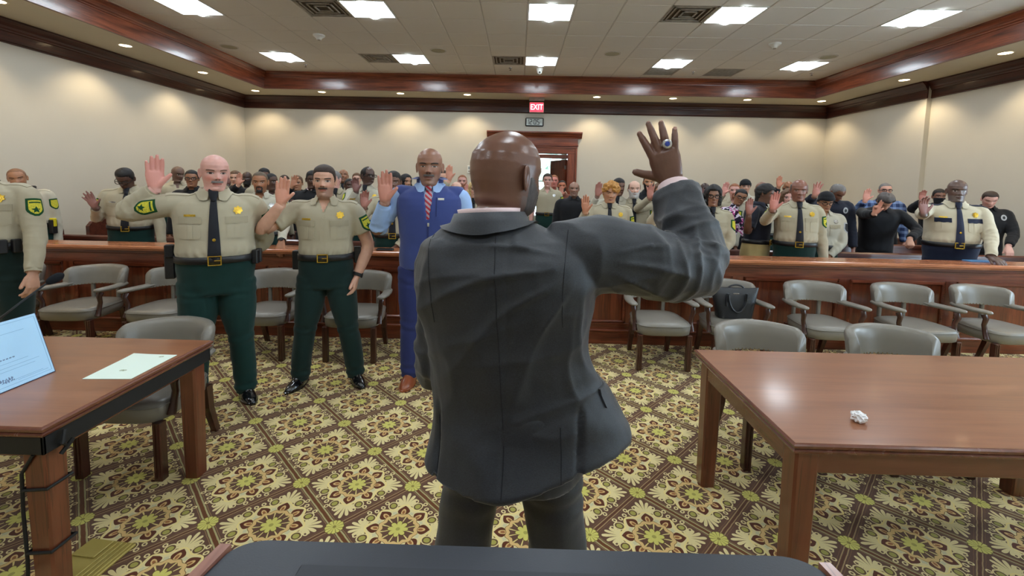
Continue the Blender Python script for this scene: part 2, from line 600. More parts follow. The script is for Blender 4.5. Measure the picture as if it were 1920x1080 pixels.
# ------------------------------------------------------------------ troffers
def _lens():
    t = T('troffer_lens', .4)
    t.col((240, 246, 250)).emit((236, 246, 255), TROFFER_L)
    return t
M_LENS = mat('troffer_lens', _lens)
def _basket():
    t = T('troffer_basket', .4)
    t.col((235, 242, 246)).emit((226, 240, 250), TROFFER_L * .55)
    return t
M_BASKET = mat('troffer_basket', _basket)
def make_troffer():
    t = thing('troffer', 'x', 'ceiling light', group='square fluorescent troffers')
    h = TT / 2
    fr = MB()
    for (a, b, c, d) in ((-h, h, -h, -h + .022), (-h, h, h - .022, h), (-h, -h + .022, -h, h), (h - .022, h, -h, h)):
        fr.box(a, b, c, d, -.008, .02)
    fr.build('frame', M_WHITE, t)
    a, b = h - .022, .11
    bk = MB()
    # sloped side reflectors either side of the raised centre lens
    for s in (-1, 1):
        bk.add([(s * a, -a, .0), (s * a, a, .0), (s * b, a, .035), (s * b, -a, .035)], [(0, 1, 2, 3)])
        bk.add([(-a, s * a, 0), (a, s * a, 0), (b, s * (a - .05), .035), (-b, s * (a - .05), .035)], [(0, 1, 2, 3)])
    bk.build('reflector', M_BASKET, t, fix=False)
    ln = MB()
    n = 8
    v = []; f = []
    for i in range(n + 1):
        u = -b + 2 * b * i / n
        z = .020 - .052 * math.sin(PI * i / n)
        v += [(u, -a, z), (u, a, z)]
    for i in range(n):
        f.append((2 * i, 2 * i + 1, 2 * i + 3, 2 * i + 2))
    ln.add(v, f).build('lens', M_LENS, t, smooth=True, fix=False)
    bx = MB().box(-h, h, -h, h, .04, .048).build('housing', M_WHITE, t)
    return t
COLN = {-8: 'leftmost column', -4: 'second column from the left', 0: 'middle column over the door', 4: 'second column from the right', 8: 'rightmost column'}
tr0 = None
for k, v in special.items():
    if v != 'troffer': continue
    i, j = k
    loc = (GX0 + (i + .5) * TT, GY0 + (j + .5) * TT, ZC - .002)
    row = {4: 'far row by the back beam', 0: 'near row of the photo'}.get(j, 'row %s behind the photographer' % {-4: 'first', -8: 'second', -12: 'third'}.get(j, ''))
    lab = 'bright square fluorescent ceiling troffer, %s, %s' % (row, COLN[i])
    if tr0 is None:
        tr0 = make_troffer(); tr0.location = loc; tr0['label'] = lab
    else:
        dup(tr0, loc, 0, lab)

# ------------------------------------------------------------------ downlights on the soffit
def _dl():
    t = T('downlight_glow', .4)
    t.col((255, 240, 215)).emit((255, 226, 178), 9.0)
    return t
M_DL = mat('downlight_glow', _dl)
M_DLRING = plain('downlight_ring', (224, 214, 196), .4, .5)
dls = []
for y in (1.8, 3.5, 5.2, 6.87, 8.53): dls.append((-5.93, y, 'left'))
for i, x in enumerate((-5.92, -4.43, -2.67, -1.18, 1.69, 3.37, 5.0, 6.62)): dls.append((x, 10.2, 'back'))
for y in (1.6, 3.2, 4.9, 6.5, 8.14): dls.append((6.68, y, 'right'))
dl0 = None
ordn = ['first', 'second', 'third', 'fourth', 'fifth', 'sixth', 'seventh', 'eighth']
cnt = {}
for x, y, side in dls:
    cnt[side] = cnt.get(side, 0) + 1
    lab = 'round recessed warm downlight in the %s soffit, %s from its %s end' % (side, ordn[cnt[side] - 1], 'left' if side == 'back' else 'near')
    if dl0 is None:
        dl0 = thing('downlight', lab, 'ceiling light', (x, y, ZS), group='recessed soffit downlights')
        MB().lathe([(.075, .002), (.075, -.004), (.095, -.004), (.097, 0)], 28, None, False).build('trim_ring', M_DLRING, dl0, smooth=True)
        MB().lathe([(.0, -.003), (.076, -.003), (.076, 0.002), (0, .002)], 28).build('lamp_lens', M_DL, dl0)
    else:
        dup(dl0, (x, y, ZS), 0, lab)
    ld = bpy.data.lights.new('downlight_beam', 'SPOT')
    ld.energy = SPOT_W; ld.color = (1, .80, .52); ld.spot_size = math.radians(118); ld.spot_blend = .55; ld.shadow_soft_size = .06
    lo = bpy.data.objects.new('downlight_beam', ld); COL.objects.link(lo)
    lo.location = (x, y, ZS - .03)
    if side == 'left': lo.location.x -= .12
    elif side == 'right': lo.location.x += .1
    else: lo.location.y += .12

# ------------------------------------------------------------------ vents, speakers, sprinklers, dome camera
M_VENT = plain('vent_dusty_metal', (150, 142, 130), .6, .3, var=.25, scale=14)
M_VENTD = plain('vent_dust', (84, 77, 68), .9, .1, var=.5, scale=10)
for k, lab in {(-5, 0): 'dusty square air diffuser between the two left troffers of near row', (3, 0): 'heavily stained square air diffuser beside the second troffer from the right',
               (-1, 4): 'dusty square air diffuser beside the middle far troffer', (4, 5): 'grey return grille just behind the far troffer right of middle',
               (6, 5): 'grey return grille standing alone by the back beam on the right', (-5, 4): 'pale square diffuser left of the second far troffer'}.items():
    t = thing('air_diffuser', lab, 'vent', (GX0 + (k[0] + .5) * TT, GY0 + (k[1] + .5) * TT, ZC - .002), group='ceiling air vents')
    h = TT / 2 - .01
    MB().box(-h, h, -h, h, .012, .02).build('back_plate', M_VENTD if k != (-5, 4) else M_VENT, t)
    fr = MB()
    for (a, b, c, d) in ((-h, h, -h, -h + .03), (-h, h, h - .03, h), (-h, -h + .03, -h, h), (h - .03, h, -h, h)):
        fr.box(a, b, c, d, -.004, .014, .002)
    fr.build('frame', M_VENT, t)
    if k[1] == 5:
        for i in range(12):
            y = -h + .05 + i * (2 * h - .1) / 11
            MB().box(-h + .03, h - .03, y - .004, y + .012, .001, .011).build('slat', M_VENT, t)
    else:
        for i, r in enumerate((.24, .17, .10)):
            rg = MB()
            for (a, b, c, d) in ((-r, r, -r, -r + .022), (-r, r, r - .022, r), (-r, -r + .022, -r, r), (r - .022, r, -r, r)):
                rg.box(a, b, c, d, -.002 - i * .003, .008, .002)
            rg.build('louver', M_VENT, t)
M_SPK = plain('speaker_grille', (172, 166, 142), .7, .2, var=.1, scale=60)
sp0 = None
for (px, py), lab in {(430, 87): 'round ceiling speaker beside the leftmost far troffer', (822, 94): 'round ceiling speaker right of the second far troffer',
                      (1148, 100): 'round ceiling speaker right of the middle far troffer', (1553, 106): 'round ceiling speaker above the rightmost far troffer'}.items():
    p = onZ(px, py, ZC)
    if sp0 is None:
        sp0 = thing('ceiling_speaker', lab, 'speaker', (p.x, p.y, ZC - .006), group='round ceiling speakers')
        MB().lathe([(0, -.006), (.125, -.005), (.125, 0), (0, 0)], 28).build('grille', M_SPK, sp0, smooth=True)
        MB().lathe([(.125, 0), (.125, -.008), (.145, -.006), (.147, 0)], 28, None, False).build('ring', M_GRID, sp0, smooth=True)
    else:
        dup(sp0, (p.x, p.y, ZC - .006), 0, lab)
sk0 = None
for (px, py), lab in {(598, 70): 'white conical detector on the ceiling left of middle', (1453, 86): 'white conical detector on the ceiling right of middle'}.items():
    p = onZ(px, py - 5, ZC)
    t = thing('smoke_detector', lab, 'smoke detector', (p.x, p.y, ZC - .006), group='ceiling detectors')
    MB().lathe([(0, -.075), (.035, -.075), (.045, -.05), (.07, -.03), (.09, -.02), (.092, 0), (0, 0)], 20).build('housing', M_WHITE, t, smooth=True)
    MB().lathe([(0, -.085), (.02, -.083), (.025, -.075), (0, -.075)], 12).build('sensor_cap', M_VENT, t, smooth=True)
for (px, py), lab in {(573, 123): 'small sprinkler head near the leftmost far troffer', (957, 129): 'small sprinkler head left of the dome camera',
                      (1300, 136): 'small sprinkler head between two grey grilles', (1522, 139): 'small sprinkler head right of the last far troffer'}.items():
    p = onZ(px, py - 2, ZC)
    t = thing('sprinkler', lab, 'sprinkler', (p.x, p.y, ZC - .006), group='ceiling sprinklers')
    MB().lathe([(0, -.03), (.012, -.03), (.012, -.01), (.035, -.004), (.036, 0), (0, 0)], 14).build('stem', M_CHROME, t, smooth=True)
    MB().lathe([(0, -.044), (.022, -.044), (.022, -.041), (0, -.041)], 14).build('deflector', M_VENTD, t)
p = onZ(1012, 128, ZC)
t = thing('dome_camera', 'small white dome security camera on the ceiling above the exit sign', 'camera', (p.x, p.y, ZC - .006))
MB().lathe([(0, -.06), (.05, -.06), (.06, -.04), (.065, 0), (0, 0)], 20).build('housing', M_WHITE, t, smooth=True)
MB().lathe([(0, -.115), (.02, -.11), (.04, -.095), (.048, -.07), (.048, -.055), (0, -.055)], 20).build('dome', M_WHITE, t, smooth=True)
q = MB().lathe([(0, -.012), (.016, -.01), (.02, 0), (0, 0)], 14, Matrix.Translation((0, -.046, -.082)) @ Matrix.Rotation(-PI / 2 - .35, 4, 'X')).build('lens', M_BLACK, t, smooth=True)

# ------------------------------------------------------------------ door, exit sign, clock, thermostat
M_DOORX = wood('door_wood_x', (84, 34, 20), (122, 58, 36), (150, 80, 52), 0, .3, .3)
M_DOORZ = wood('door_wood_z', (84, 34, 20), (122, 58, 36), (150, 80, 52), 2, .3, .3)
dr = bpy.data.objects.new('door_1', None); COL.objects.link(dr); dr.location = (.35, YB, 0); struct(dr)
cs = MB()
for x0, x1 in ((DX0 - .03 - .35, DX0 + .05 - .35), (DX1 - .05 - .35, DX1 + .03 - .35)):
    cs.box(x0, x1, -.05, .2, 0, DZ)
cs.build('jamb', M_DOORZ, dr)
cw = .17
for s, x0 in ((-1, DX0 - cw), (1, DX1)):
    q = MB()
    q.box(x0 - .35, x0 + cw - .35, -.034, 0, 0, DZ - .001, .004)
    e = x0 + (0 if s < 0 else cw - .05)
    q.box(e - .35, e + .05 - .35, -.054, -.03, 0, DZ + .126, .006)
    e = x0 + (cw - .045 if s < 0 else 0)
    q.box(e - .35, e + .045 - .35, -.049, -.03, 0, DZ - .002, .006)
    q.build('casing', M_DOORZ, dr)
hd = MB()
hx0, hx1 = DX0 - cw - .35, DX1 + cw - .35
hd.box(hx0, hx1, -.035, 0, DZ, DZ + .17, .004).box(hx0 + cw - .04, hx1 - cw + .04, -.05, -.03, DZ, DZ + .045, .006).box(hx0, hx1, -.055, -.03, DZ + .125, DZ + .17, .006)
hd.build('head_casing', M_DOORX, dr)
MB().box(hx0 - .01, hx1 + .01, -.045, 0, DZ + .172, DZ + .40, .004).box(hx0 - .02, hx1 + .02, -.07, 0, DZ + .17, DZ + .20, .006).build('frieze', M_DOORX, dr)
pc = [(0, DZ + .36), (-.05, DZ + .36), (-.06, DZ + .39), (-.085, DZ + .41), (-.10, DZ + .44), (-.13, DZ + .465), (-.15, DZ + .47), (-.15, DZ + .50), (0, DZ + .50)]
MB().prism(pc, 'x', hx0 - .10, hx1 + .10).build('cornice', M_DOORX, dr)
MB().box(DX0 - .30, DX1 - .40, .02, .16, DZ - .11, DZ - .02, .004).build('transom_bar', M_DOORX, dr)
def door_leaf(name, hx, ang, w):
    L = bpy.data.objects.new(name, None); COL.objects.link(L); L.parent = dr; L.location = (hx - .35, .17, 0); L.rotation_euler = (0, 0, ang)
    q = MB().box(0, w, -.022, .022, .01, DZ - .13)
    for z0, z1 in ((.2, 1.0), (1.15, 2.05)):
        for yy in (-1, 1):
            for (a, b, c, d) in ((.1, w - .1, z0, z0 + .03), (.1, w - .1, z1 - .03, z1), (.1, .13, z0, z1), (w - .13, w - .1, z0, z1)):
                q.box(a, b, min(yy * .02, yy * .03), max(yy * .02, yy * .03), c, d, .003)
    q.build('leaf_panel', M_DOORZ, L)
    for z in (.3, 1.2, 2.0):
        MB().box(-.02, .04, -.026, .026, z, z + .1).build('hinge', M_CHROME, L)
    MB().box(w * .25, w * .6, -.07, -.022, DZ - .22, DZ - .16, .008).tube([(w * .45, -.06, DZ - .17), (w * .1, -.16, DZ - .15)], .008).build('door_closer', M_CHROME, L)
    MB().box(.12, w - .1, -.09, -.05, 1.0, 1.07, .01).box(.12, .18, -.06, -.02, .98, 1.09).box(w - .16, w - .1, -.06, -.02, .98, 1.09).build('push_bar', M_CHROME, L)
door_leaf('leaf', DX1 - .06, math.radians(112), .82)
door_leaf('leaf', DX0 + .06, math.radians(66), .82)

# lobby beyond the door, with a window to the outside
LX0, LX1, LY = -2.2, 3.2, YB + 3.2
M_LOB = plain('lobby_paint', (214, 210, 200), .8, .2, var=.02)
WX0, WX1, WZ0, WZ1 = .2, 1.35, .6, 2.75
lb = MB().box(LX0 - .1, LX0, YB + .2, LY, 0, 3.1).box(LX1, LX1 + .1, YB + .2, LY, 0, 3.1)
lb.box(LX0, LX1, YB + .2, LY, 3.0, 3.1).box(LX0, WX0, LY, LY + .15, 0, 3.1).box(WX1, LX1, LY, LY + .15, 0, 3.1).box(WX0, WX1, LY, LY + .15, 0, WZ0).box(WX0, WX1, LY, LY + .15, WZ1, 3.1)
struct(lb.build('wall_lobby', M_LOB))
wn = MB().box(WX0, WX0 + .05, LY + .02, LY + .1, WZ0, WZ1).box(WX1 - .05, WX1, LY + .02, LY + .1, WZ0, WZ1).box(WX0, WX1, LY + .02, LY + .1, WZ0, WZ0 + .05).box(WX0, WX1, LY + .02, LY + .1, WZ1 - .05, WZ1).box(WX0, WX1, LY + .03, LY + .09, 1.7, 1.74).build('window_1', M_WHITE)
struct(wn)
MB().box(WX0 + .05, WX1 - .05, LY + .055, LY + .06, WZ0 + .05, 1.70).build('pane', M_GLASS, wn)
MB().box(WX0 + .05, WX1 - .05, LY + .055, LY + .06, 1.74, WZ1 - .05).build('pane', M_GLASS, wn)
M_LEAF = plain('outside_leaves', (178, 204, 176), .8, .2, var=.35, scale=6)
tb = thing('tree', 'pale green tree blurred outside the lobby window', 'tree', (1.6, LY + 3.0, 0))
v = []; f = []
for _ in range(420):
    u = rng.normal(size=3); u /= np.linalg.norm(u)
    c = np.array([0, 0, 2.2]) + u * np.array([1.0, 1.0, 1.5]) * rng.uniform(.4, 1)
    a = rng.normal(size=3) * .12; b = rng.normal(size=3) * .12
    n = len(v); v += [c - a, c + b, c + a, c - b]; f.append((n, n + 1, n + 2, n + 3))
q = mk('foliage', v, f, M_LEAF, tb, False); q['kind'] = 'stuff'
MB().tube([(0, 0, 0), (.05, 0, 1), (0, 0, 2.2)], [.1, .08, .04], 8).build('trunk', M_PEW, tb)

def text_obj(name, s, size, m, parent, loc, rot=(PI / 2, 0, 0), depth=.002, sx=1.0, ax='CENTER'):
    cu = bpy.data.curves.new(name, 'FONT'); cu.body = s; cu.size = size; cu.extrude = depth; cu.align_x = ax; cu.align_y = 'CENTER'
    cu.resolution_u = 2
    tmp = bpy.data.objects.new(name, cu); COL.objects.link(tmp)
    dg = bpy.context.evaluated_depsgraph_get()
    me = bpy.data.meshes.new_from_object(tmp.evaluated_get(dg))
    bpy.data.objects.remove(tmp)
    me.materials.clear(); me.materials.append(m)
    o = bpy.data.objects.new(name, me); COL.objects.link(o)
    if parent: o.parent = parent
    o.location = loc; o.rotation_euler = rot; o.scale = (sx, 1, 1)
    return o

def _exit():
    t = T('exit_red', .4); t.col((200, 30, 40)).emit((255, 40, 62), 1.6); return t
M_EXIT = mat('exit_red', _exit)
def _exitw():
    t = T('exit_letters', .4); t.col((255, 220, 220)).emit((255, 196, 200), 2.4); return t
M_EXITW = mat('exit_letters', _exitw)
ex = thing('exit_sign', 'red glowing EXIT sign hanging under the soffit above the door', 'sign', (.37, YB - .45, 0))
MB().box(-.17, .17, -.03, .03, 3.50, ZS, .004).build('canopy', M_VENT, ex)
MB().box(-.165, .165, -.025, .025, 3.24, 3.47, .006).build('sign_housing', M_VENT, ex)
MB().box(-.15, .15, -.029, -.024, 3.255, 3.455).build('sign_face', M_EXIT, ex)
text_obj('lettering', 'EXIT', .17, M_EXITW, ex, (0, -.031, 3.355), sx=.82)
ck = thing('wall_clock', 'digital wall clock with black frame above the door', 'clock', (.345, YB, 3.085))
MB().box(-.215, .215, -.035, 0, -.10, .10, .02).build('clock_case', M_BLACK, ck)
MB().box(-.19, .19, -.038, -.034, -.075, .08).build('display', plain('lcd_panel', (206, 216, 212), .25, .5, var=.03), ck)
def seg_digit(ch, x0, y0, w_, h_, q):
    on = {'0': 'abcdef', '1': 'bc', '2': 'abged', '5': 'afgcd', '3': 'abgcd'}[ch]
    tk = w_ * .27
    R = {'a': (0, w_, h_ - tk, h_), 'd': (0, w_, 0, tk), 'g': (0, w_, h_ / 2 - tk / 2, h_ / 2 + tk / 2), 'b': (w_ - tk, w_, h_ / 2, h_), 'c': (w_ - tk, w_, 0, h_ / 2), 'f': (0, tk, h_ / 2, h_), 'e': (0, tk, 0, h_ / 2)}
    for s in on:
        a, b, c, d = R[s]
        q.box(x0 + a + .001, x0 + b - .001, -.0425, -.037, y0 + c + .002, y0 + d - .002)
dg = MB()
seg_digit('1', -.182, -.06, .05, .125, dg); seg_digit('2', -.118, -.06, .062, .125, dg)
dg.box(-.045, -.035, -.0405, -.037, -.02, -.008).box(-.045, -.035, -.0405, -.037, .015, .027)
seg_digit('0', -.022, -.06, .062, .125, dg); seg_digit('5', .052, -.06, .062, .125, dg)
seg_digit('3', .125, -.02, .022, .045, dg); seg_digit('1', .152, -.02, .018, .045, dg)
dg.build('digits', M_BLACK, ck)
th = thing('thermostat', 'white thermostat on the cream back wall left of the door', 'thermostat', (-1.16, YB, 1.95))
MB().box(-.07, .07, -.03, 0, -.09, .09, .008).build('case', M_WHITE, th)
MB().box(-.045, .045, -.033, -.029, .0, .06).build('display', plain('thermo_lcd', (150, 160, 160), .3), th)
MB().box(-.05, .05, -.035, -.029, -.06, -.03, .003).build('button_strip', M_VENT, th)
# ------------------------------------------------------------------ the bar (low panelled partition)
BARY = 4.62
bx0, bx1 = XL + .02, XR - .02
bar = thing('bar_partition', 'long low panelled wooden courtroom bar between the chairs and the pews', 'partition', (0, BARY, 0))
fr = MB().box(bx0, bx1, .012, .12, 0, .885)
fr.build('core', M_BARX, bar)
MB().box(bx0, bx1, -.10, .20, .893, .93, .008).box(bx0, bx1, -.085, .185, .88, .895, .004).build('rail_cap', M_RAIL, bar)
MB().box(bx0, bx1, -.03, .02, .84, .882, .004).box(bx0, bx1, -.018, .02, .74, .84, .003).build('frieze_board', M_BARX, bar)
MB().box(bx0, bx1, -.03, .02, 0, .13, .003).box(bx0, bx1, -.038, .02, .13, .155, .006).box(bx0, bx1, -.02, .02, .20, .225, .006).box(bx0, bx1, -.012, .02, .155, .20).build('plinth', M_BARX, bar)
pw = 1.085
xa = onY(708, 530, BARY).x
xb = onY(1381, 540, BARY).x
sts = [xa - k * pw for k in range(0, 6)][::-1] + [xa + .9, xb - pw, xb, xb + pw, xb + 2 * pw, xb + 3 * pw, xb + 4 * pw]
sts = [s for s in sts if bx0 + .1 < s < bx1 - .1]
for s in sts:
    MB().box(s - .055, s + .055, -.018, .014, .22, .745, .003).build('stile', M_BARZ, bar)
edges = [bx0] + sts + [bx1]
for a, b in zip(edges[:-1], edges[1:]):
    a += .055; b -= .055
    if b - a < .12: continue
    MB().box(a + .03, b - .03, -.004, .013, .24, .72, .004).build('panel', M_BARZ, bar)
    q = MB()
    for (c, d, e, f_) in ((a, b, .70, .742), (a, b, .222, .25), (a, a + .03, .222, .742), (b - .03, b, .222, .742)):
        q.box(c, d, -.026, .012, e, f_, .010)
    q.build('panel_moulding', M_BARX, bar)

# ------------------------------------------------------------------ pews behind the bar
def pew(x0, x1, y, lab, tall=1.0):
    t = thing('pew', lab, 'pew', ((x0 + x1) / 2, y, 0), group='wooden courtroom pews')
    h = (x1 - x0) / 2
    bk = MB().prism([(-.02, .42), (.02, .42), (.085, .80), (.06, .80)], 'x', -h + .03, h - .03)
    bk.build('backrest', M_PEW, t)
    MB().prism([(.045, .80), (.05, .835), (.07, .85), (.10, .85), (.115, .83), (.105, .80)], 'x', -h + .03, h - .03).build('top_rail', M_PEW, t)
    MB().box(-h + .03, h - .03, -.44, 0, .40, .44, .015).build('seat', M_PEW, t)
    MB().box(-h + .03, h - .03, .07, .20, .66, .68, .004).box(-h + .03, h - .03, .19, .21, .60, .68, .004).build('book_ledge', M_PEW, t)
    pr = [(-.46, 0), (.12, 0), (.14, .6), (.135, .86), (.11, .91), (.07, .925), (.02, .90), (-.06, .74), (-.14, .66), (-.40, .64), (-.46, .60)]
    pt = [(-.46, 0), (.12, 0), (.14, .6), (.135, .90), (.11, .97), (.04, 1.0), (-.28, 1.0), (-.40, .98), (-.46, .92)]
    for a in (-h, h - .05):
        MB().prism(pt if tall > 1 and a < 0 else pr, 'x', a, a + .05).build('end_panel', M_PEW, t)
rown = ['first', 'second', 'third', 'fourth', 'fifth']
for i, y in enumerate((5.76, 6.71, 7.66, 8.61, 9.56)):
    pew(-6.1, -.75, y, 'dark wooden pew left of the aisle, %s row behind the bar' % rown[i], 1.25)
    pew(1.5, 6.75, y, 'dark wooden pew right of the aisle, %s row behind the bar' % rown[i])

# ------------------------------------------------------------------ chairs
def sring(hw0, hw1, yf, yb, z, n=28, e=4.0):
    out = []
    for k in range(n):
        a = 2 * PI * k / n
        c, s = math.cos(a), math.sin(a)
        u = math.copysign(abs(c) ** (2 / e), c); v = math.copysign(abs(s) ** (2 / e), s)
        y = (yf + yb) / 2 + v * (yb - yf) / 2
        w_ = hw0 + (hw1 - hw0) * (y - yf) / (yb - yf)
        out.append((u * w_, y, z))
    return out
def loftrings(rings, cap=True):
    n = len(rings[0]); v = [p for r in rings for p in r]; f = []
    for i in range(len(rings) - 1):
        for k in range(n):
            k2 = (k + 1) % n
            f.append((i * n + k, i * n + k2, (i + 1) * n + k2, (i + 1) * n + k))
    if cap:
        f.append(tuple(range(n))[::-1]); f.append(tuple(range((len(rings) - 1) * n, len(rings) * n)))
    return v, f
def make_chair():
    t = thing('captain_chair', 'x', 'chair', group='grey captain chairs')
    R = []
    for z, d in ((.345, .012), (.352, .0), (.40, -.006), (.435, -.004), (.452, .006), (.462, .03), (.468, .08), (.472, .15)):
        R.append(sring(.275 - d, .235 - d, -.27 + d, .22 - d, z))
    v, f = loftrings(R)
    MB().add(v, f).build('seat', M_VINYL, t, smooth=True, angle=60)
    # welt round the front of the seat
    pts = [(x, y, .437) for x, y, z in sring(.282, .242, -.277, .226, 0, 40)]
    MB().tube(pts + pts[:1], .0045, 6, False).build('seat_welt', M_VINYLD, t, smooth=True)
    # wrap-round back
    R = []
    N = 26
    for i in range(N + 1):
        u = -1 + 2 * i / N
        a = u * math.radians(84)
        px, py = .275 * math.sin(a), .05 + .20 * math.cos(a)
        nx, ny = math.sin(a) / .275, math.cos(a) / .20
        l = math.hypot(nx, ny); nx /= l; ny /= l
        e = abs(u)
        zt = .80 - .014 * e - .030 * max(0, (e - .82) / .18) ** 2
        zb = .600 + .0 * e
        th_ = .034
        ring = []
        for (s, z, k) in ((1, zb, .6), (1.0, zb + .03, 1), (1.0, (zb + zt) / 2, 1.05), (1.0, zt - .03, 1), (.6, zt - .005, .7), (0, zt, 0), (-.6, zt - .005, .7), (-1, zt - .03, 1), (-1.0, (zb + zt) / 2, .8), (-1, zb + .03, 1), (-1, zb, .6)):
            lean = (z - .6) * .18
            off = s * th_ * (1 if abs(s) == 1 else 1)
            ring.append((px + nx * (off + lean * .4), py + ny * (off) + lean * .9, z))
        R.append(ring)
    v, f = loftrings(R)
    MB().add(v, f).build('backrest', M_VINYL, t, smooth=True, angle=60)
    for s in (-1, 1):
        pts = [(s * .268, .13, .622), (s * .285, .05, .618), (s * .298, -.06, .622), (s * .300, -.15, .628), (s * .296, -.205, .630), (s * .292, -.225, .628)]
        MB().tube(pts, [.045, .046, .044, .042, .036, .016], 14, True, .52).build('arm', M_VINYL, t, smooth=True, angle=70)
        pts = [(s * .290, -.155, .60), (s * .288, -.175, .56), (s * .278, -.155, .50), (s * .272, -.165, .44), (s * .276, -.19, .37)]
        MB().tube(pts, [.026, .024, .021, .022, .026], 8, True, .85).build('arm_post', M_CLEG, t, smooth=True, angle=50)
        MB().box(s * .13 - .017, s * .13 + .017, .20, .235, .44, .62, .008).build('back_post', M_VINYL, t)
        q = MB()
        x0 = s * .235
        q.box(x0 - .024, x0 + .024, -.255, -.207, 0, .35, .003)
        for g in (-.010, .010):
            q.box(x0 + g - .0035, x0 + g + .0035, -.259, -.25, .02, .34)
        q.build('leg', M_CLEG, t)
        q = MB()
        rr = []
        for z, dy, hh in ((.36, 0, .026), (.2, .015, .023), (0, .075, .019)):
            rr.append([(s * .20 + a * hh, .185 + dy + b * hh, z) for a, b in ((-1, -1), (1, -1), (1, 1), (-1, 1))])
        v, f = loftrings(rr)
        q.add(v, f).build('leg', M_CLEG, t)
    q = MB()
    for i in range(23):
        u = -.95 + 1.9 * i / 22
        a = u * math.radians(84)
        px, py = .275 * math.sin(a), .05 + .20 * math.cos(a)
        q.lathe([(0, -.0045), (.0045, -.002), (.0045, .002), (0, .0045)], 6, Matrix.Translation((px * .88, py * .86, .606)))
    q.build('nailhead_trim', M_BRASS, t)
    return t
ch = make_chair()
CY = 4.18
places = [(4, 'grey captain chair half hidden behind the officer at the left edge', .05, 0), (165, 'grey captain chair behind the microphone, by the bar', .05, 0), (318, 'grey captain chair behind the stocky bald officer', 0, 0),
          (508, 'grey captain chair between the bald officer and the short sleeved officer', 0, 0), (672, 'grey captain chair behind the short sleeved officer', 0, 0),
          (1232, 'grey captain chair just right of the suited man, by the bar', 0, 0), (1366, 'grey captain chair with a black tote bag on its seat', 0, 0), (1538, 'empty grey captain chair next to the one holding the bag', 0, 0),
          (1708, 'grey captain chair second from the right end of the row by the bar', .04, 0), (1862, 'grey captain chair at the right end of the row by the bar', .04, 0)]
CH = {}
for i, (px, lab, rz, dy) in enumerate(places):
    p = onY(px, 600, CY + dy)
    if i == 0:
        ch.location = (p.x, CY + dy, 0); ch.rotation_euler = (0, 0, rz); ch['label'] = lab; ch.scale = (.93, 1, .945)
    else:
        CH[i] = dup(ch, (p.x, CY + dy, 0), rz, lab)
for px, yy, lab in ((330, 2.54, 'grey captain chair pushed under the left table'), (1412, 2.78, 'grey captain chair pushed under the right table, by its corner'), (1655, 2.76, 'grey captain chair pushed under the middle of the right table')):
    p = onY(px, 610, yy + .2)
    dup(ch, (p.x, yy, 0), 0, lab)

# ------------------------------------------------------------------ tables
def table(x0, x1, y0, y1, lab, black=False):
    t = thing('counsel_table', lab, 'table', ((x0 + x1) / 2, (y0 + y1) / 2, 0), group='wooden counsel tables')
    hx, hy = (x1 - x0) / 2, (y1 - y0) / 2
    R = []
    for z, d in ((.705, .014), (.708, .006), (.716, .003), (.722, .010), (.728, .002), (.738, .0), (.743, .004), (.745, .010)):
        R.append([(sx * (hx - d), sy * (hy - d), z) for sx, sy in ((-1, -1), (1, -1), (1, 1), (-1, 1))])
    v, f = loftrings(R)
    MB().add(v, f).build('table_edge', M_TABLEEDGEY, t)
    MB().box(-hx + .0095, hx - .0095, -hy + .0095, hy - .0095, .7440, .7456).build('tabletop', M_TABLE, t)
    a = .035
    ap = M_BLACK if black else M_TABLEEDGE
    for (c, d, e, f_) in ((-hx + a, hx - a, -hy + a, -hy + a + .022), (-hx + a, hx - a, hy - a - .022, hy - a), (-hx + a, -hx + a + .022, -hy + a, hy - a), (hx - a - .022, hx - a, -hy + a, hy - a)):
        MB().box(c, d, e, f_, .615, .706, .003).build('apron', M_TABLEEDGE if d - c > .1 else M_TABLEEDGEY, t)
    if black:
        q = MB()
        b = .012
        for (c, d, e, f_) in ((-hx + b, hx - b, -hy + b, -hy + b + .012), (-hx + b, hx - b, hy - b - .012, hy - b), (-hx + b, -hx + b + .012, -hy + b, hy - b), (hx - b - .012, hx - b, -hy + b, hy - b)):
            q.box(c, d, e, f_, .635, .706, .003)
        q.build('black_skirt', M_BLACK, t)
    for sx in (-1, 1):
        for sy in (-1, 1):
            x, y = sx * (hx - .075), sy * (hy - .075)
            rr = []
            for z, w_ in ((.705, .044), (.60, .044), (0, .038)):
                rr.append([(x + i_ * w_, y + j_ * w_, z) for i_, j_ in ((-1, -.8), (-.8, -1), (.8, -1), (1, -.8), (1, .8), (.8, 1), (-.8, 1), (-1, .8))])
            v, f = loftrings(rr)
            MB().add(v, f).build('leg', M_TLEG, t)
    return t
tR = table(1.01, 2.86, 1.555, 2.485, 'brown counsel table with a crumpled tissue on top')
tL = table(-3.45, -1.69, 1.52, 2.435, 'brown counsel table with black skirt, papers and a microphone', True)
tL.rotation_euler = (0, 0, -.0)

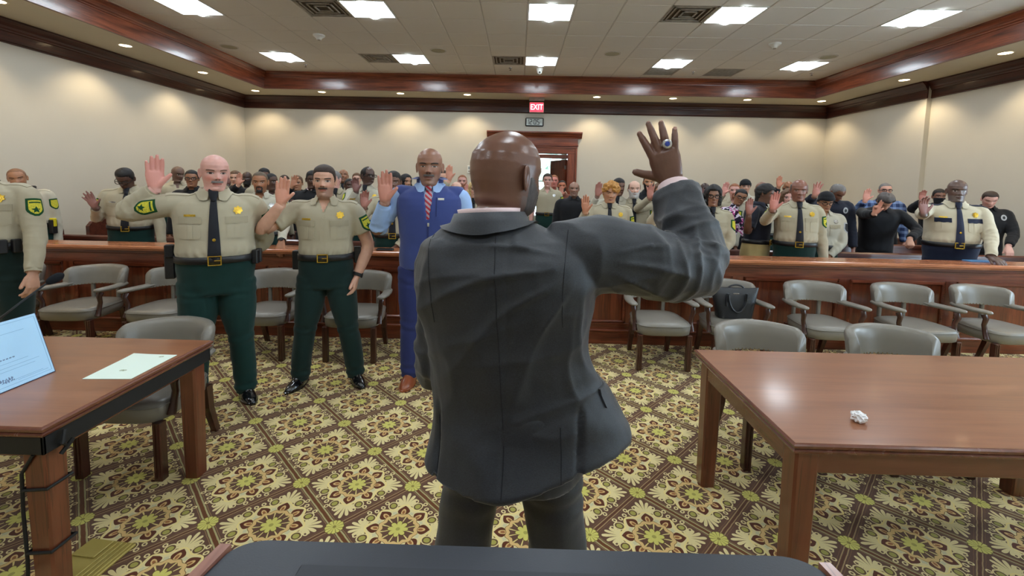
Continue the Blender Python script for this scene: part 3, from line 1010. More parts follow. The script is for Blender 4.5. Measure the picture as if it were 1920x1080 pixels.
# things on the left table
q = [onZ(px, py, .7465) for px, py in ((154, 711), (251, 663.5), (332, 666), (245.5, 711))]
pp = MB()
n = 6
v = []; f = []
for lay in (0.0, .0015):
    for i in range(n + 1):
        for j in range(n + 1):
            u, w_ = i / n, j / n
            p = (q[0] * (1 - u) + q[1] * u) * (1 - w_) + (q[3] * (1 - u) + q[2] * u) * w_
            z = .7466 + lay + .004 * max(0, u - .8) * max(0, .35 - w_) * 8
            v.append((p.x, p.y, z))
m_ = (n + 1) ** 2
for i in range(n):
    for j in range(n):
        a = i * (n + 1) + j
        f.append((a, a + 1, a + n + 2, a + n + 1)[::-1]); f.append((m_ + a, m_ + a + 1, m_ + a + n + 2, m_ + a + n + 1))
for i in range(n):
    for a, b in ((i * (n + 1), (i + 1) * (n + 1)), (i * (n + 1) + n, (i + 1) * (n + 1) + n), (i, i + 1), (n * (n + 1) + i, n * (n + 1) + i + 1)):
        f.append((a, b, m_ + b, m_ + a))
def _sheet():
    t = T('printed_sheet', .8, .2)
    x, y, z = t.xyz(t.coords('Generated'))
    n = t.noise(t.coords('Generated', (60, 200, 1)), 1, 2)
    l1 = (((x - .72) / .05).sq() + ((y - .90) / .03).sq() < 1.) & (n > .45)
    l2 = (((x - .52) / .07).sq() + ((y - .33) / .035).sq() < 1.) & (n > .45)
    t.col(t.mix(l1 | l2, (226, 240, 228), (150, 160, 130)))
    return t
o = pp.add(v, f).build('paper_sheet', mat('printed_sheet', _sheet), fix=True)
tag(o, 'single pale printed sheet lying near the edge of the left table', 'paper')

# certificate in a dark folder, propped up
A, B = onZ(0, 738, .748), onZ(102, 696, .748)
Bt = onY(64, 588, B.y + .13)
e1 = (A - B); e1.normalize()
up = (Bt - B)
up_l = up.length; up = up.normalized()
up = (up - e1 * up.dot(e1) * .0).normalized()
nn = e1.cross(up).normalized()
if nn.dot(CP - B) < 0: nn = -nn
Wc = .42
def cq(u, w_, k): return B + e1 * (u * Wc) + up * (w_ * up_l) + nn * k
cert = thing('certificate_folder', 'pale blue certificate in a dark folder propped on the left table', 'certificate', tuple(B))
def slab(u0, u1, w0, w1, k0, k1):
    v = [cq(u, w_, k) - B for k in (k0, k1) for u, w_ in ((u0, w0), (u1, w0), (u1, w1), (u0, w1))]
    return v, [(0, 3, 2, 1), (4, 5, 6, 7), (0, 1, 5, 4), (1, 2, 6, 5), (2, 3, 7, 6), (3, 0, 4, 7)]
M_FOLDER = plain('navy_folder', (40, 42, 74), .5, .4)
MB().add(*slab(-.012, 1.012, -.012, 1.012, -.006, 0)).build('folder', M_FOLDER, cert)
M_CERT = plain('certificate_paper', (168, 208, 238), .45, .4, var=.02)
MB().add(*slab(0, 1, 0, 1, 0, .003)).build('sheet', M_CERT, cert)
M_CINK = plain('certificate_ink', (136, 172, 206), .7, .2)
M_CINKD = plain('certificate_ink_dark', (112, 132, 164), .7, .2)
q = MB()
for (u0, u1, w_) in ((.16, .46, .80), (.5, .95, .74), (.2, .9, .36), (.1, .9, .30), (.15, .85, .25), (.1, .5, .10), (.05, .35, .08)):
    q.add(*slab(u0, u1, w_, w_ + .005, .003, .0034))
for (u0, u1, w0, w1) in ((.02, .97, .045, .049), (.02, .97, .955, .959), (.02, .024, .045, .959)):
    q.add(*slab(u0, u1, w0, w1, .003, .0034))
q.build('printed_lines', M_CINK, cert)
q = MB()
for i in range(16):
    u = .50 - i * .008
    a = .12 + .03 * math.sin(i * 1.9); b = .13 + .03 * math.sin(i * 1.9 + 1.5)
    q.add(*slab(u, u + .009, min(a, b), max(a, b) + .004, .003, .0036))
for i in range(11):
    u = .62 - i * .03
    q.add(*slab(u, u + .02, .42, .436, .003, .0036))
q.build('signature', M_CINKD, cert)
# little easel foot behind so it stands
bt = cq(.5, .75, -.008) - B
MB().tube([tuple(bt), (bt.x - .02, bt.y + .16, 0.0)], .006, 6).build('easel_leg', M_BLACK, cert)

mic = thing('gooseneck_microphone', 'black gooseneck microphone leaning over the left table', 'microphone', (-2.72, 1.95, .746))
tip = onY(118, 514, 2.12); m2 = onY(88, 531, 2.10); m3 = onY(40, 566, 2.06); m4 = onY(0, 597, 2.02)
base = Vector((-2.72, 1.95, .746))
L_ = [Vector((0, 0, .03)), Vector((.0, 0, .12)), m4 - base, m3 - base, m2 - base]
L_[1] = (m4 - base) * .55 + Vector((-.03, 0, -.06))
MB().tube(L_, [.006, .006, .005, .0045, .0045], 8).build('gooseneck', plain('mic_stem', (70, 74, 78), .35, .5, .6), mic, smooth=True)
d = (tip - m2)
pts = [m2 - base + d * t_ for t_ in (0, .1, .3, .55, .8, .95, 1.05)]
MB().tube(pts, [.006, .014, .019, .021, .019, .012, .003], 14).build('foam_head', plain('mic_foam', (34, 36, 40), .95, .1, var=.2, scale=120), mic, smooth=True)
MB().lathe([(.07, 0), (.07, .012), (.055, .024), (.02, .03), (.008, .045)], 20).build('base', M_BLACK, mic, smooth=True, angle=40)

# tissue on the right table
p = onZ(1609, 790, .746)
v, f = [], []
bm = bmesh.new(); bmesh.ops.create_icosphere(bm, subdivisions=3, radius=.026)
rr = random.Random(3)
for vv in bm.verts:
    s = .62 + .55 * rr.random()
    vv.co = Vector((vv.co.x * s * 1.1, vv.co.y * s, max(vv.co.z * s * .9, -.018)))
me = bpy.data.meshes.new('crumpled_tissue'); bm.to_mesh(me); bm.free()
me.materials.append(plain('tissue', (238, 238, 240), .9, .1, var=.02))
o = bpy.data.objects.new('crumpled_tissue', me); COL.objects.link(o); o.location = (p.x, p.y, .746 + .018)
tag(o, 'small crumpled white tissue on the right table', 'tissue')

# things on the bar
p = onZ(722, 469, .931)
t = thing('phone', 'black phone lying on the bar beside the man in the vest', 'phone', (p.x, p.y, .93))
MB().box(-.085, .085, -.04, .04, 0, .016, .005).build('case', M_BLACK, t)
MB().box(-.078, .078, -.034, .034, .016, .0175).build('screen', plain('phone_glass', (30, 33, 40), .1, .5), t)
p = onZ(1842, 491, .931)
o = MB().box(-.13, .13, -.05, .05, 0, .012, .003).build('blue_folder', plain('blue_card', (88, 142, 196), .5, .3, var=.05))
o.location = (p.x - .02, p.y + .02, .93)
tag(o, 'light blue folder on the bar under the officer with navy epaulettes', 'folder')

# tote bag on the chair
c = CH[6].location
bag = thing('tote_bag', 'black leather tote bag with two handles standing on a chair seat', 'bag', (c.x + .03, c.y - .02, .449))
R = []
for z, hw, hd_ in ((0, .145, .065), (.004, .155, .072), (.10, .172, .066), (.20, .198, .045), (.25, .215, .022), (.262, .217, .014)):
    R.append([(x, y, z + (.018 * (abs(x) / .2) ** 2 if z > .2 else 0)) for x, y, _ in sring(hw, hw, -hd_, hd_, 0, 36, 5)])
v, f = loftrings(R)
M_TOTE = plain('tote_leather', (34, 36, 40), .34, .5, var=.12, scale=14, bump=.1, bscale=180)
MB().add(v, f).build('bag_body', M_TOTE, bag, smooth=True, angle=50)
for s, yy in ((-1, -.05), (1, .02)):
    pts = []
    for i in range(17):
        a = PI * i / 16
        if s < 0:
            pts.append((.085 * math.cos(a) + .0, yy - .02 - .018 * math.sin(a), .225 - .16 * math.sin(a) + 0))
        else:
            pts.append((.085 * math.cos(a) + .02, yy, .24 + .06 * math.sin(a)))
    MB().tube(pts, .008, 8).build('handle', M_TOTE, bag, smooth=True)
for x in (-.085, .085):
    MB().box(x - .012, x + .012, -.062, -.052, .15, .235, .003).build('handle_tab', M_TOTE, bag)
MB().tube([(-.09, -.06, .23), (-.10, -.07, .17), (-.098, -.072, .12)], [.003, .004, .012], 8).build('tassel', M_TOTE, bag, smooth=True)
MB().box(-.03, .03, -.034, -.028, .218, .232, .002).build('logo_plate', M_CHROME, bag)

# floor box beside the left table leg, cable down the leg
p = onZ(172, 1052, 0)
t = thing('floor_box', 'beige open floor outlet box beside the left table leg', 'outlet', (p.x, p.y, 0), -.1)
M_FBOX = plain('floor_box_metal', (176, 158, 84), .45, .5, .2)
MB().box(-.11, .11, -.10, .10, 0, .012, .003).build('cover_plate', M_FBOX, t)
MB().box(-.10, .01, .0, .09, .012, .02, .003).build('lid', M_FBOX, t)
for i in range(4):
    MB().box(.02 + i * .022, .032 + i * .022, -.09, .09, .012, .017, .002).build('ridge', M_FBOX, t)
lg = Vector((-1.69 - .075, 1.52 + .075, 0))
t = thing('cable', 'thin black cable running down the near leg of the left table', 'cable', (lg.x, lg.y, 0))
MB().tube([(.01, -.052, .63), (-.046, -.045, .55), (-.05, -.046, .4), (-.048, -.046, .2), (-.06, -.045, .02), (-.10, -.03, .008), (-.2, 0, .008)], .006, 8).build('cord', M_BLACK, t, smooth=True)
for z in (.49, .24):
    pts = [(a * .047, b * .047, z + .004 * a) for a, b in ((-1, -1), (1, -1), (1, 1), (-1, 1), (-1, -1))]
    MB().tube(pts, .006, 6).build('cable_tie', M_BLACK, t)
MB().tube([(.08, .0, .70), (.09, -.02, .66), (.075, .01, .63), (.09, .02, .655), (.07, -.01, .61)], .008, 8).build('cord_knot', M_BLACK, t, smooth=True)
lg = Vector((2.86 - .075, 2.485 - .075, 0))
t = thing('cable', 'black cable hanging beside the far leg of the right table', 'cable', (lg.x, lg.y, 0))
MB().tube([(.06, -.03, .62), (.07, -.03, .4), (.09, -.03, .15), (.10, -.03, .01), (.16, -.02, .008)], .007, 8).build('cord', M_BLACK, t, smooth=True)

# ------------------------------------------------------------------ lectern in front of the photographer
LZ = 1.20
lec = thing('lectern', 'black topped wooden lectern right in front of the photographer', 'lectern', (.0, .33, 0))
c0 = onZ(422, 1040, LZ); c1 = onZ(1516, 1036, LZ)
yt = onZ(960, 1027, LZ).y - .33
lx0, lx1 = c0.x, c1.x
pr = []
n = 8
for i in range(n + 1):
    a = PI / 2 * i / n
    pr.append((lx1 - .045 + .045 * math.sin(a) * 1, yt - .03 + .03 * math.cos(a)))
P2 = pr + [(lx1 + .02, yt - .12), (lx1 + .06, yt - .40), (lx0 - .06, yt - .40), (lx0 - .02, yt - .12)] + [(lx0 + .045 - .045 * math.sin(PI / 2 * (n - i) / n), yt - .03 + .03 * math.cos(PI / 2 * (n - i) / n)) for i in range(n + 1)]
def platev(P, z0, z1):
    k = len(P)
    v = [(x, y, z) for z in (z0, z1) for x, y in P]
    return v, [tuple(range(k))[::-1], tuple(range(k, 2 * k))] + [(i, (i + 1) % k, k + (i + 1) % k, k + i) for i in range(k)]
M_LEC = plain('lectern_black', (48, 52, 60), .42, .5, var=.05, scale=3, bump=.06, bscale=400)
MB().add(*platev(P2, LZ - .025, LZ)).build('top_panel', M_LEC, lec, smooth=True, angle=30)
yl = onZ(960, 1074, LZ).y - .33
MB().box(lx0 + .10, lx1 - .10, yl - .30, yl, LZ - .001, LZ + .004, .002).build('raised_pad', plain('lectern_pad', (40, 44, 52), .5), lec)
M_LWOOD = wood('lectern_wood', (120, 76, 62), (158, 108, 92), (184, 134, 116), 1, .35, .3)
for s, x in ((-1, lx0), (1, lx1)):
    v = []
    for z in (LZ - .06, LZ + .004):
        for (u, y) in ((.000, yt - .012), (.014, yt - .012), (.075, yt - .42), (.055, yt - .42)):
            v.append((x + s * u, y, z))
    MB().add(v, [(0, 1, 2, 3), (4, 5, 6, 7), (0, 1, 5, 4), (1, 2, 6, 5), (2, 3, 7, 6), (3, 0, 4, 7)]).build('side_edge', M_LWOOD, lec)
MB().box(lx0 + .06, lx1 - .06, yt - .38, yt - .05, .06, LZ - .02, .005).build('cabinet', M_TLEG, lec)
MB().box(lx0 + .03, lx1 - .03, yt - .40, yt - .03, 0, .07, .005).build('plinth', M_TLEG, lec)
# ------------------------------------------------------------------ people: numpy mesh tools
def sstep(a, b, x):
    t = np.clip((np.asarray(x, float) - a) / (b - a), 0, 1)
    return t * t * (3 - 2 * t)
def gs(x, s): return np.exp(-(x / s) ** 2)
def hash3(i, j, k, seed):
    h = (i * 374761393 + j * 668265263 + k * 2147483647 + seed * 974711) & 0xffffffff
    h = ((h ^ (h >> 13)) * 1274126177) & 0xffffffff
    return ((h ^ (h >> 16)) & 0xffff) / 65535.0 * 2 - 1
def vnoise(P, f, seed=0):
    Q = P * f
    I = np.floor(Q).astype(np.int64); t = Q - I
    t = t * t * (3 - 2 * t)
    r = 0
    for a in (0, 1):
        for b in (0, 1):
            for c in (0, 1):
                w_ = (t[:, 0] if a else 1 - t[:, 0]) * (t[:, 1] if b else 1 - t[:, 1]) * (t[:, 2] if c else 1 - t[:, 2])
                r = r + w_ * hash3(I[:, 0] + a, I[:, 1] + b, I[:, 2] + c, seed)
    return r

TMP = bpy.data.scenes.new('tmp_build')
_tm = bpy.data.meshes.new('tmp')
TOBJ = bpy.data.objects.new('tmp', _tm)
TMP.collection.objects.link(TOBJ)
_md = TOBJ.modifiers.new('r', 'REMESH'); _md.mode = 'VOXEL'
def remesh(V, F, vox, it=2, lam=.5):
    me = bpy.data.meshes.new('tmp')
    me.from_pydata(np.asarray(V, float).tolist(), [], F)
    old = TOBJ.data; TOBJ.data = me
    bpy.data.meshes.remove(old)
    _md.voxel_size = vox
    TMP.view_layers[0].update()
    dg = TMP.view_layers[0].depsgraph
    ev = TOBJ.evaluated_get(dg)
    m2 = ev.to_mesh()
    n = len(m2.vertices); co = np.empty(n * 3); m2.vertices.foreach_get('co', co)
    k = len(m2.loops); li = np.empty(k, np.int32); m2.loops.foreach_get('vertex_index', li)
    ev.to_mesh_clear()
    V = co.reshape(-1, 3); Q = li.reshape(-1, 4)
    return lap(V, Q, it, lam), Q
def lap(V, Q, it, lam=.5):
    if it <= 0: return V
    E = np.concatenate([Q[:, [0, 1]], Q[:, [1, 2]], Q[:, [2, 3]], Q[:, [3, 0]]])
    n = len(V)
    a = np.concatenate([E[:, 0], E[:, 1]]); b = np.concatenate([E[:, 1], E[:, 0]])
    deg = np.maximum(np.bincount(a, minlength=n), 1)[:, None]
    for _ in range(it):
        s = np.stack([np.bincount(a, V[b, c], minlength=n) for c in range(3)], 1)
        V = V + lam * (s / deg - V)
    return V
def vnormals(V, Q):
    nn = np.cross(V[Q[:, 2]] - V[Q[:, 0]], V[Q[:, 3]] - V[Q[:, 1]])
    N = np.zeros_like(V)
    for c in range(Q.shape[1]):
        for d in range(3):
            N[:, d] += np.bincount(Q[:, c], nn[:, d], minlength=len(V))
    return N / np.maximum(np.linalg.norm(N, axis=1, keepdims=True), 1e-9)
class NB:
    """numpy mesh buffer of quads (triangles repeat their last corner)"""
    def __init__(s): s.V = []; s.F = []; s.n = 0; s.at = []
    def add(s, V, F, hc=None, pf=0.):
        V = np.asarray(V, float)
        s.V.append(V); s.F += [tuple(int(i) + s.n for i in q) for q in F]
        h = np.full((len(V), 3), 9.) if hc is None else hc
        s.at.append(np.concatenate([h, np.broadcast_to(np.asarray(pf, float).reshape(-1, 1), (len(V), 1))], 1))
        s.n += len(V)
        return s
    def arr(s): return np.concatenate(s.V), s.F, np.concatenate(s.at)
def loft(R, c0=True, c1=True):
    R = np.asarray(R, float); K, N, _ = R.shape
    V = R.reshape(-1, 3)
    i = np.arange(K - 1)[:, None] * N; k = np.arange(N)[None]; k2 = (k + 1) % N
    F = np.stack([i + k, i + k2, i + N + k2, i + N + k], -1).reshape(-1, 4).tolist()
    ex = []
    if c0:
        ex.append(R[0].mean(0)); c = K * N
        F += [(c, (j + 1) % N, j) for j in range(N)]
    if c1:
        ex.append(R[-1].mean(0)); c = K * N + len(ex) - 1; o = (K - 1) * N
        F += [(c, o + j, o + (j + 1) % N) for j in range(N)]
    if ex: V = np.concatenate([V, np.array(ex)])
    return V, F
def tube_np(P, r, n=14, ref=(0, 1, 0), flat=None):
    """rings along a polyline; r = radii; flat = list of squash factors along the second axis"""
    P = np.asarray(P, float); ref = np.asarray(ref, float)
    R = []
    a = 2 * PI * np.arange(n) / n
    for i in range(len(P)):
        d = P[min(i + 1, len(P) - 1)] - P[max(i - 1, 0)]; d /= np.linalg.norm(d)
        x = np.cross(d, ref)
        if np.linalg.norm(x) < 1e-3: x = np.cross(d, (1, 0, 0))
        x /= np.linalg.norm(x); y = np.cross(x, d); 
        fl = 1 if flat is None else flat[i]
        R.append(P[i] + r[i] * (np.cos(a)[:, None] * x + np.sin(a)[:, None] * y * fl))
    return np.array(R)
def resample(P, r, m):
    P = np.asarray(P, float); r = np.asarray(r, float)
    s = np.r_[0, np.cumsum(np.linalg.norm(np.diff(P, axis=0), axis=1))]
    t = np.linspace(0, s[-1], m)
    Q = np.stack([np.interp(t, s, P[:, c]) for c in range(3)], 1)
    for _ in range(2):
        Q[1:-1] = Q[1:-1] * .5 + (Q[:-2] + Q[2:]) * .25
    return Q, np.interp(t, s, r)
def finish(name, V, F, m, parent, at=None, smooth=True):
    me = bpy.data.meshes.new(name)
    me.from_pydata(np.asarray(V, float).tolist(), [], F if isinstance(F, list) else F.tolist())
    if smooth: me.polygons.foreach_set('use_smooth', [True] * len(me.polygons))
    if at is not None:
        a = me.attributes.new('hc', 'FLOAT_VECTOR', 'POINT'); a.data.foreach_set('vector', at[:, :3].astype(np.float32).ravel())
        a = me.attributes.new('pf', 'FLOAT', 'POINT'); a.data.foreach_set('value', at[:, 3].astype(np.float32).ravel())
    me.materials.append(m)
    o = bpy.data.objects.new(name, me); COL.objects.link(o)
    if parent is not None: o.parent = parent
    return o

# ------------------------------------------------------------------ people: materials
def skin(tone, eye=1.0, brow=(40, 28, 22), lip=None, stub=0., stubc=(40, 34, 32), pink=.25, browt=1.0, gaze=0., key=''):
    name = 'skin_%d_%d_%d_%s_%s_%s_%s' % (*tone, eye, brow[0], stub, key)
    dk = sum(tone) / 3 < 140
    if lip is None:
        lip = tuple(v * k for v, k in zip(tone, (.86, .66, .64))) if not dk else (tone[0] * .88, tone[1] * .74, tone[2] * .76)
    def fn():
        t = T(name, .29 if key == 'suit' else .38 if dk else .42, .5)
        k = t.attr('hc')
        x, y, z = t.xyz(k)
        ax = x.f('ABSOLUTE')
        head = x.f('ABSOLUTE') < 5
        front = (y < -.12) & head
        n = t.noise(t.coords('Object'), 26, 3)
        c = t.mix(n, tuple(v * .92 for v in tone), tuple(min(255, v * 1.07) for v in tone))
        pk = (min(255, tone[0] * 1.05), tone[1] * .80, tone[2] * .76)
        g = ((ax - .19) / .11).sq() + ((z - .36) / .10).sq()
        g2 = (ax / .06).sq() + ((z - .36) / .06).sq()
        blush = (1 - (g.f('MINIMUM', g2)).f('MINIMUM', 1.)) * front * pink
        c = t.mix(blush, c, pk)
        # palms
        pf = t.node('ShaderNodeAttribute'); pf.attribute_name = 'pf'
        pfx = X(t, pf.outputs['Fac'])
        palm = (min(255, tone[0] * 1.03 + 6), tone[1] * .93 + 6, tone[2] * .93 + 6) if not dk else (min(tone[0] * 1.15 + 52, 214), min(tone[1] * 1.0 + 44, 150), min(tone[2] * 1.0 + 48, 142))
        c = t.mix(pfx * .85, c, palm)
        if stub > 0:
            sb = (z < .31) & (z > -.12) & (ax < .34) & (y < .05) & head
            edge = t.noise(t.coords('Object'), 60, 2) * .06
            sb = sb * ((z - edge) < .27)
            c = t.mix(sb * stub, c, stubc)
        # lips
        l = (x / .115).sq() + ((z - .212) / .036).sq()
        c = t.mix((l < 1.) & front, c, lip)
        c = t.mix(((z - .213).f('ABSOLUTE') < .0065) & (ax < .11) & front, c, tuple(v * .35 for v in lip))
        # nostrils
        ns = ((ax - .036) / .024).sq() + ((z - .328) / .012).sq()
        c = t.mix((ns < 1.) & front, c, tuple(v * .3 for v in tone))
        # eyes
        e = ((ax - .15) / .066).sq() + ((z - .502) / (.027 * max(eye, .12))).sq()
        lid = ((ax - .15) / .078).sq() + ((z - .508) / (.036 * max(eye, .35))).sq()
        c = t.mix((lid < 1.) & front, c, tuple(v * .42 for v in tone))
        if eye > .2:
            c = t.mix((e < 1.) & front, c, (184, 172, 162))
            ir = ((x.f('ABSOLUTE') - .15 - gaze) / .034).sq() + ((z - .505) / .034).sq()
            c = t.mix((ir < 1.) & (e < 1.) & front, c, (46, 30, 22))
        # brows
        bz = z - .588 - (ax - .14) * .10 + ((ax - .15) / .11).sq() * .018
        c = t.mix((bz.f('ABSOLUTE') < .018 * browt) & smoothband(ax, .065, .245) & front, c, brow)
        t.col(c)
        t.rough(t.mix(n, (.34 * 255,) * 3, (.5 * 255,) * 3)) if False else None
        w_ = t.noise(t.coords('Object', (1, 1, 2.2)), 46, 3, .6, 1.2)
        t.bump(t.noise(t.coords('Object'), 240, 2) * .5 + w_ * 1.5, .12, .002)
        t.b.inputs['Subsurface Weight'].default_value = 0.0
        return t
    return mat(name, fn)

def cloth(name, c, rough=.82, weave=900, bump=.25, var=.05, sheen=.1, spec=.25, fold=0.):
    def fn():
        t = T(name, rough, spec)
        k = t.coords('Object')
        n = t.noise(k, 7, 3, .6)
        n2 = t.noise(k, weave, 1)
        d = tuple(v * (1 - var) for v in c); u = tuple(min(255, v * (1 + var)) for v in c)
        t.col(t.mix(n * .6 + n2 * .4, d, u))
        t.bump(n2, bump, .0012)
        t.b.inputs['Sheen Weight'].default_value = sheen
        return t
    return mat(name, fn)
def hairm(name, c, scale=140, bump=.6):
    def fn():
        t = T(name, .55, .4)
        k = t.coords('Object', (1, 1, .35))
        n = t.noise(k, scale, 3, .7)
        t.col(t.mix(n, tuple(v * .6 for v in c), tuple(min(255, v * 1.35) for v in c)))
        t.bump(n, bump, .003)
        return t
    return mat(name, fn)
TAN = (176, 167, 144)
C_TAN = cloth('tan_uniform_cloth', TAN)
C_FLAP = cloth('tan_flap_shaded', (164, 155, 132))  # uniform tan darkened, standing in for the shading along the flap edges
C_TANL = cloth('pale_tan_uniform_cloth', (190, 185, 168))
C_GREEN = cloth('dark_green_trouser_cloth', (16, 50, 46))
C_DGREEN = cloth('blackish_green_trouser_cloth', (20, 40, 38))
C_NAVYT = cloth('navy_trouser_cloth', (28, 36, 58))
C_BLACK = cloth('black_cloth', (26, 27, 31))
C_NAVY = cloth('dark_navy_cloth', (30, 33, 46))
C_TIE = cloth('dark_tie_cloth', (26, 28, 36), .6)
C_KHAKI = cloth('khaki_cloth', (186, 164, 112))
C_VEST = cloth('blue_fleece', (58, 72, 132), .9, 500, .4, .06, .3)
C_BLUET = cloth('blue_trouser_cloth', (44, 54, 108))
C_SHIRTB = cloth('light_blue_shirt', (160, 190, 236), .75)
C_PINK = cloth('pale_pink_shirt', (240, 214, 216), .75)
C_WHITE = cloth('white_shirt', (226, 226, 228), .75)
M_GOLD = plain('gold_badge', (206, 168, 66), .28, .5, .9, var=.25, scale=90)
M_SILVER = plain('silver_badge', (196, 198, 200), .25, .5, .9, var=.25, scale=90)
M_BELT = plain('duty_belt', (24, 24, 26), .4, .5, var=.2, scale=60, bump=.3, bscale=180)
M_SHOE = plain('patent_shoe', (16, 17, 20), .14, .5, coat=.6)
M_SHOEB = plain('brown_shoe', (146, 76, 44), .3, .5, coat=.3)
M_PGREEN = plain('patch_green', (26, 74, 44), .8, .2)
M_PYEL = plain('patch_yellow', (196, 190, 64), .8, .2, var=.3, scale=120)
M_PGREY = plain('patch_grey', (170, 172, 176), .8, .2, var=.2, scale=90)
M_FRAME = plain('glasses_frame', (30, 26, 26), .3, .5)
M_RADIO = plain('radio_plastic', (30, 31, 36), .5, .5)
M_TASER = plain('taser_yellow', (226, 210, 40), .4, .5)

# ------------------------------------------------------------------ people: hands
HANDS = {}
def hand(pose, vox):
    if (pose, vox) in HANDS: return HANDS[pose, vox]
    splay, curl, thumb = {'open': (.55, 7, 42), 'spread': (1.7, 6, 62), 'relax': (.5, 26, 26), 'fist': (.1, 66, 18), 'flat': (1.0, 12, 40), 'two': (.6, 10, 30), 'loose': (1.0, 18, 40)}[pose]
    b = NB()
    N = 20
    a = 2 * PI * np.arange(N) / N
    R = []
    for z, rx, ry, x0, y0 in ((-.12, .155, .118, 0, 0), (0, .165, .112, 0, 0), (.12, .19, .112, .01, -.01), (.25, .222, .105, .012, -.008), (.4, .236, .092, .006, 0), (.51, .228, .078, 0, .0), (.56, .20, .05, 0, .0)):
        R.append(np.stack([x0 + rx * np.cos(a), y0 + ry * np.sin(a), np.full(N, z)], 1))
    b.add(*loft(R))
    base = [(.168, .495, .425, 6), (.056, .53, .49, 1), (-.056, .515, .455, -4), (-.158, .47, .355, -11)]
    for i, (x, z, L, sp) in enumerate(base):
        cj = curl
        if pose == 'two' and i >= 2: cj = 78
        d0 = math.radians(sp * splay)
        P = [np.array([x * .9, 0, z - .16]), np.array([x, .004, z])]
        r = [.062, .060]
        ang = 0
        for k, (fr, rr) in enumerate(((.46, .056), (.30, .050), (.24, .040))):
            ang += math.radians(cj * (1, 1.1, .7)[k])
            d = np.array([math.sin(d0) * math.cos(ang), -math.sin(ang), math.cos(d0) * math.cos(ang)])
            P.append(P[-1] + d * L * fr * .5); r.append(rr * (1.04 if k else 1.02))
            P.append(P[-1] + d * L * fr * .5); r.append(rr)
        P.append(P[-1] + d * .022); r.append(.022)
        r = [q * (.88 if i == 3 else 1) * 1.10 for q in r]
        b.add(*loft(tube_np(P, r, 12, (1, 0, 0))))
    th_ = math.radians(thumb)
    P = [np.array([.06, -.03, .06]), np.array([.15, -.055, .18])]
    d = np.array([math.sin(th_), -.22, math.cos(th_)]); d /= np.linalg.norm(d)
    P += [P[-1] + d * .14, P[-1] + d * .24]
    d2 = np.array([math.sin(th_ * .9), -.12, math.cos(th_ * .9)]); d2 /= np.linalg.norm(d2)
    P += [P[-1] + d2 * .12, P[-1] + d2 * .165]
    b.add(*loft(tube_np(P, [.085, .088, .072, .064, .056, .026], 12, (0, 1, 0))))
    V, F, _ = b.arr()
    V, Q = remesh(V, F, vox, 2, .4)
    N_ = vnormals(V, Q)
    pf = sstep(.1, .7, -N_[:, 1]) * sstep(-.05, .12, V[:, 2])
    HANDS[pose, vox] = (V, Q, pf)
    return HANDS[pose, vox]

# ------------------------------------------------------------------ people: profiles
ZT = np.array([.44, .47, .50, .55, .60, .66, .72, .77, .80, .82, .835, .846])
RX = np.array([.078, .082, .088, .089, .086, .090, .098, .104, .100, .083, .058, .040])
RF = np.array([.055, .062, .066, .067, .066, .067, .068, .064, .054, .042, .034, .030])
RB = np.array([.066, .072, .074, .066, .057, .058, .064, .067, .062, .054, .046, .040])
YC0 = .012
HT = np.array([-.15, -.10, -.06, -.02, 0, .05, .12, .22, .32, .42, .52, .62, .72, .82, .90, .96, .99, 1.0])
HW = np.array([.235, .235, .235, .238, .24, .245, .255, .272, .292, .312, .327, .336, .33, .295, .235, .15, .075, .01])
HF = np.array([.115, .14, .18, .29, .345, .375, .38, .38, .38, .38, .378, .392, .378, .325, .25, .15, .08, .01])
HB = np.array([.31, .305, .30, .296, .296, .297, .302, .322, .366, .412, .438, .446, .428, .36, .268, .162, .082, .01])
HN = np.array([0, .05, .15, .34, .42, .38, .32, .24, .18, .13, .10, .08, .06, .05, .04, .02, 0, 0])
HEADY = -.010

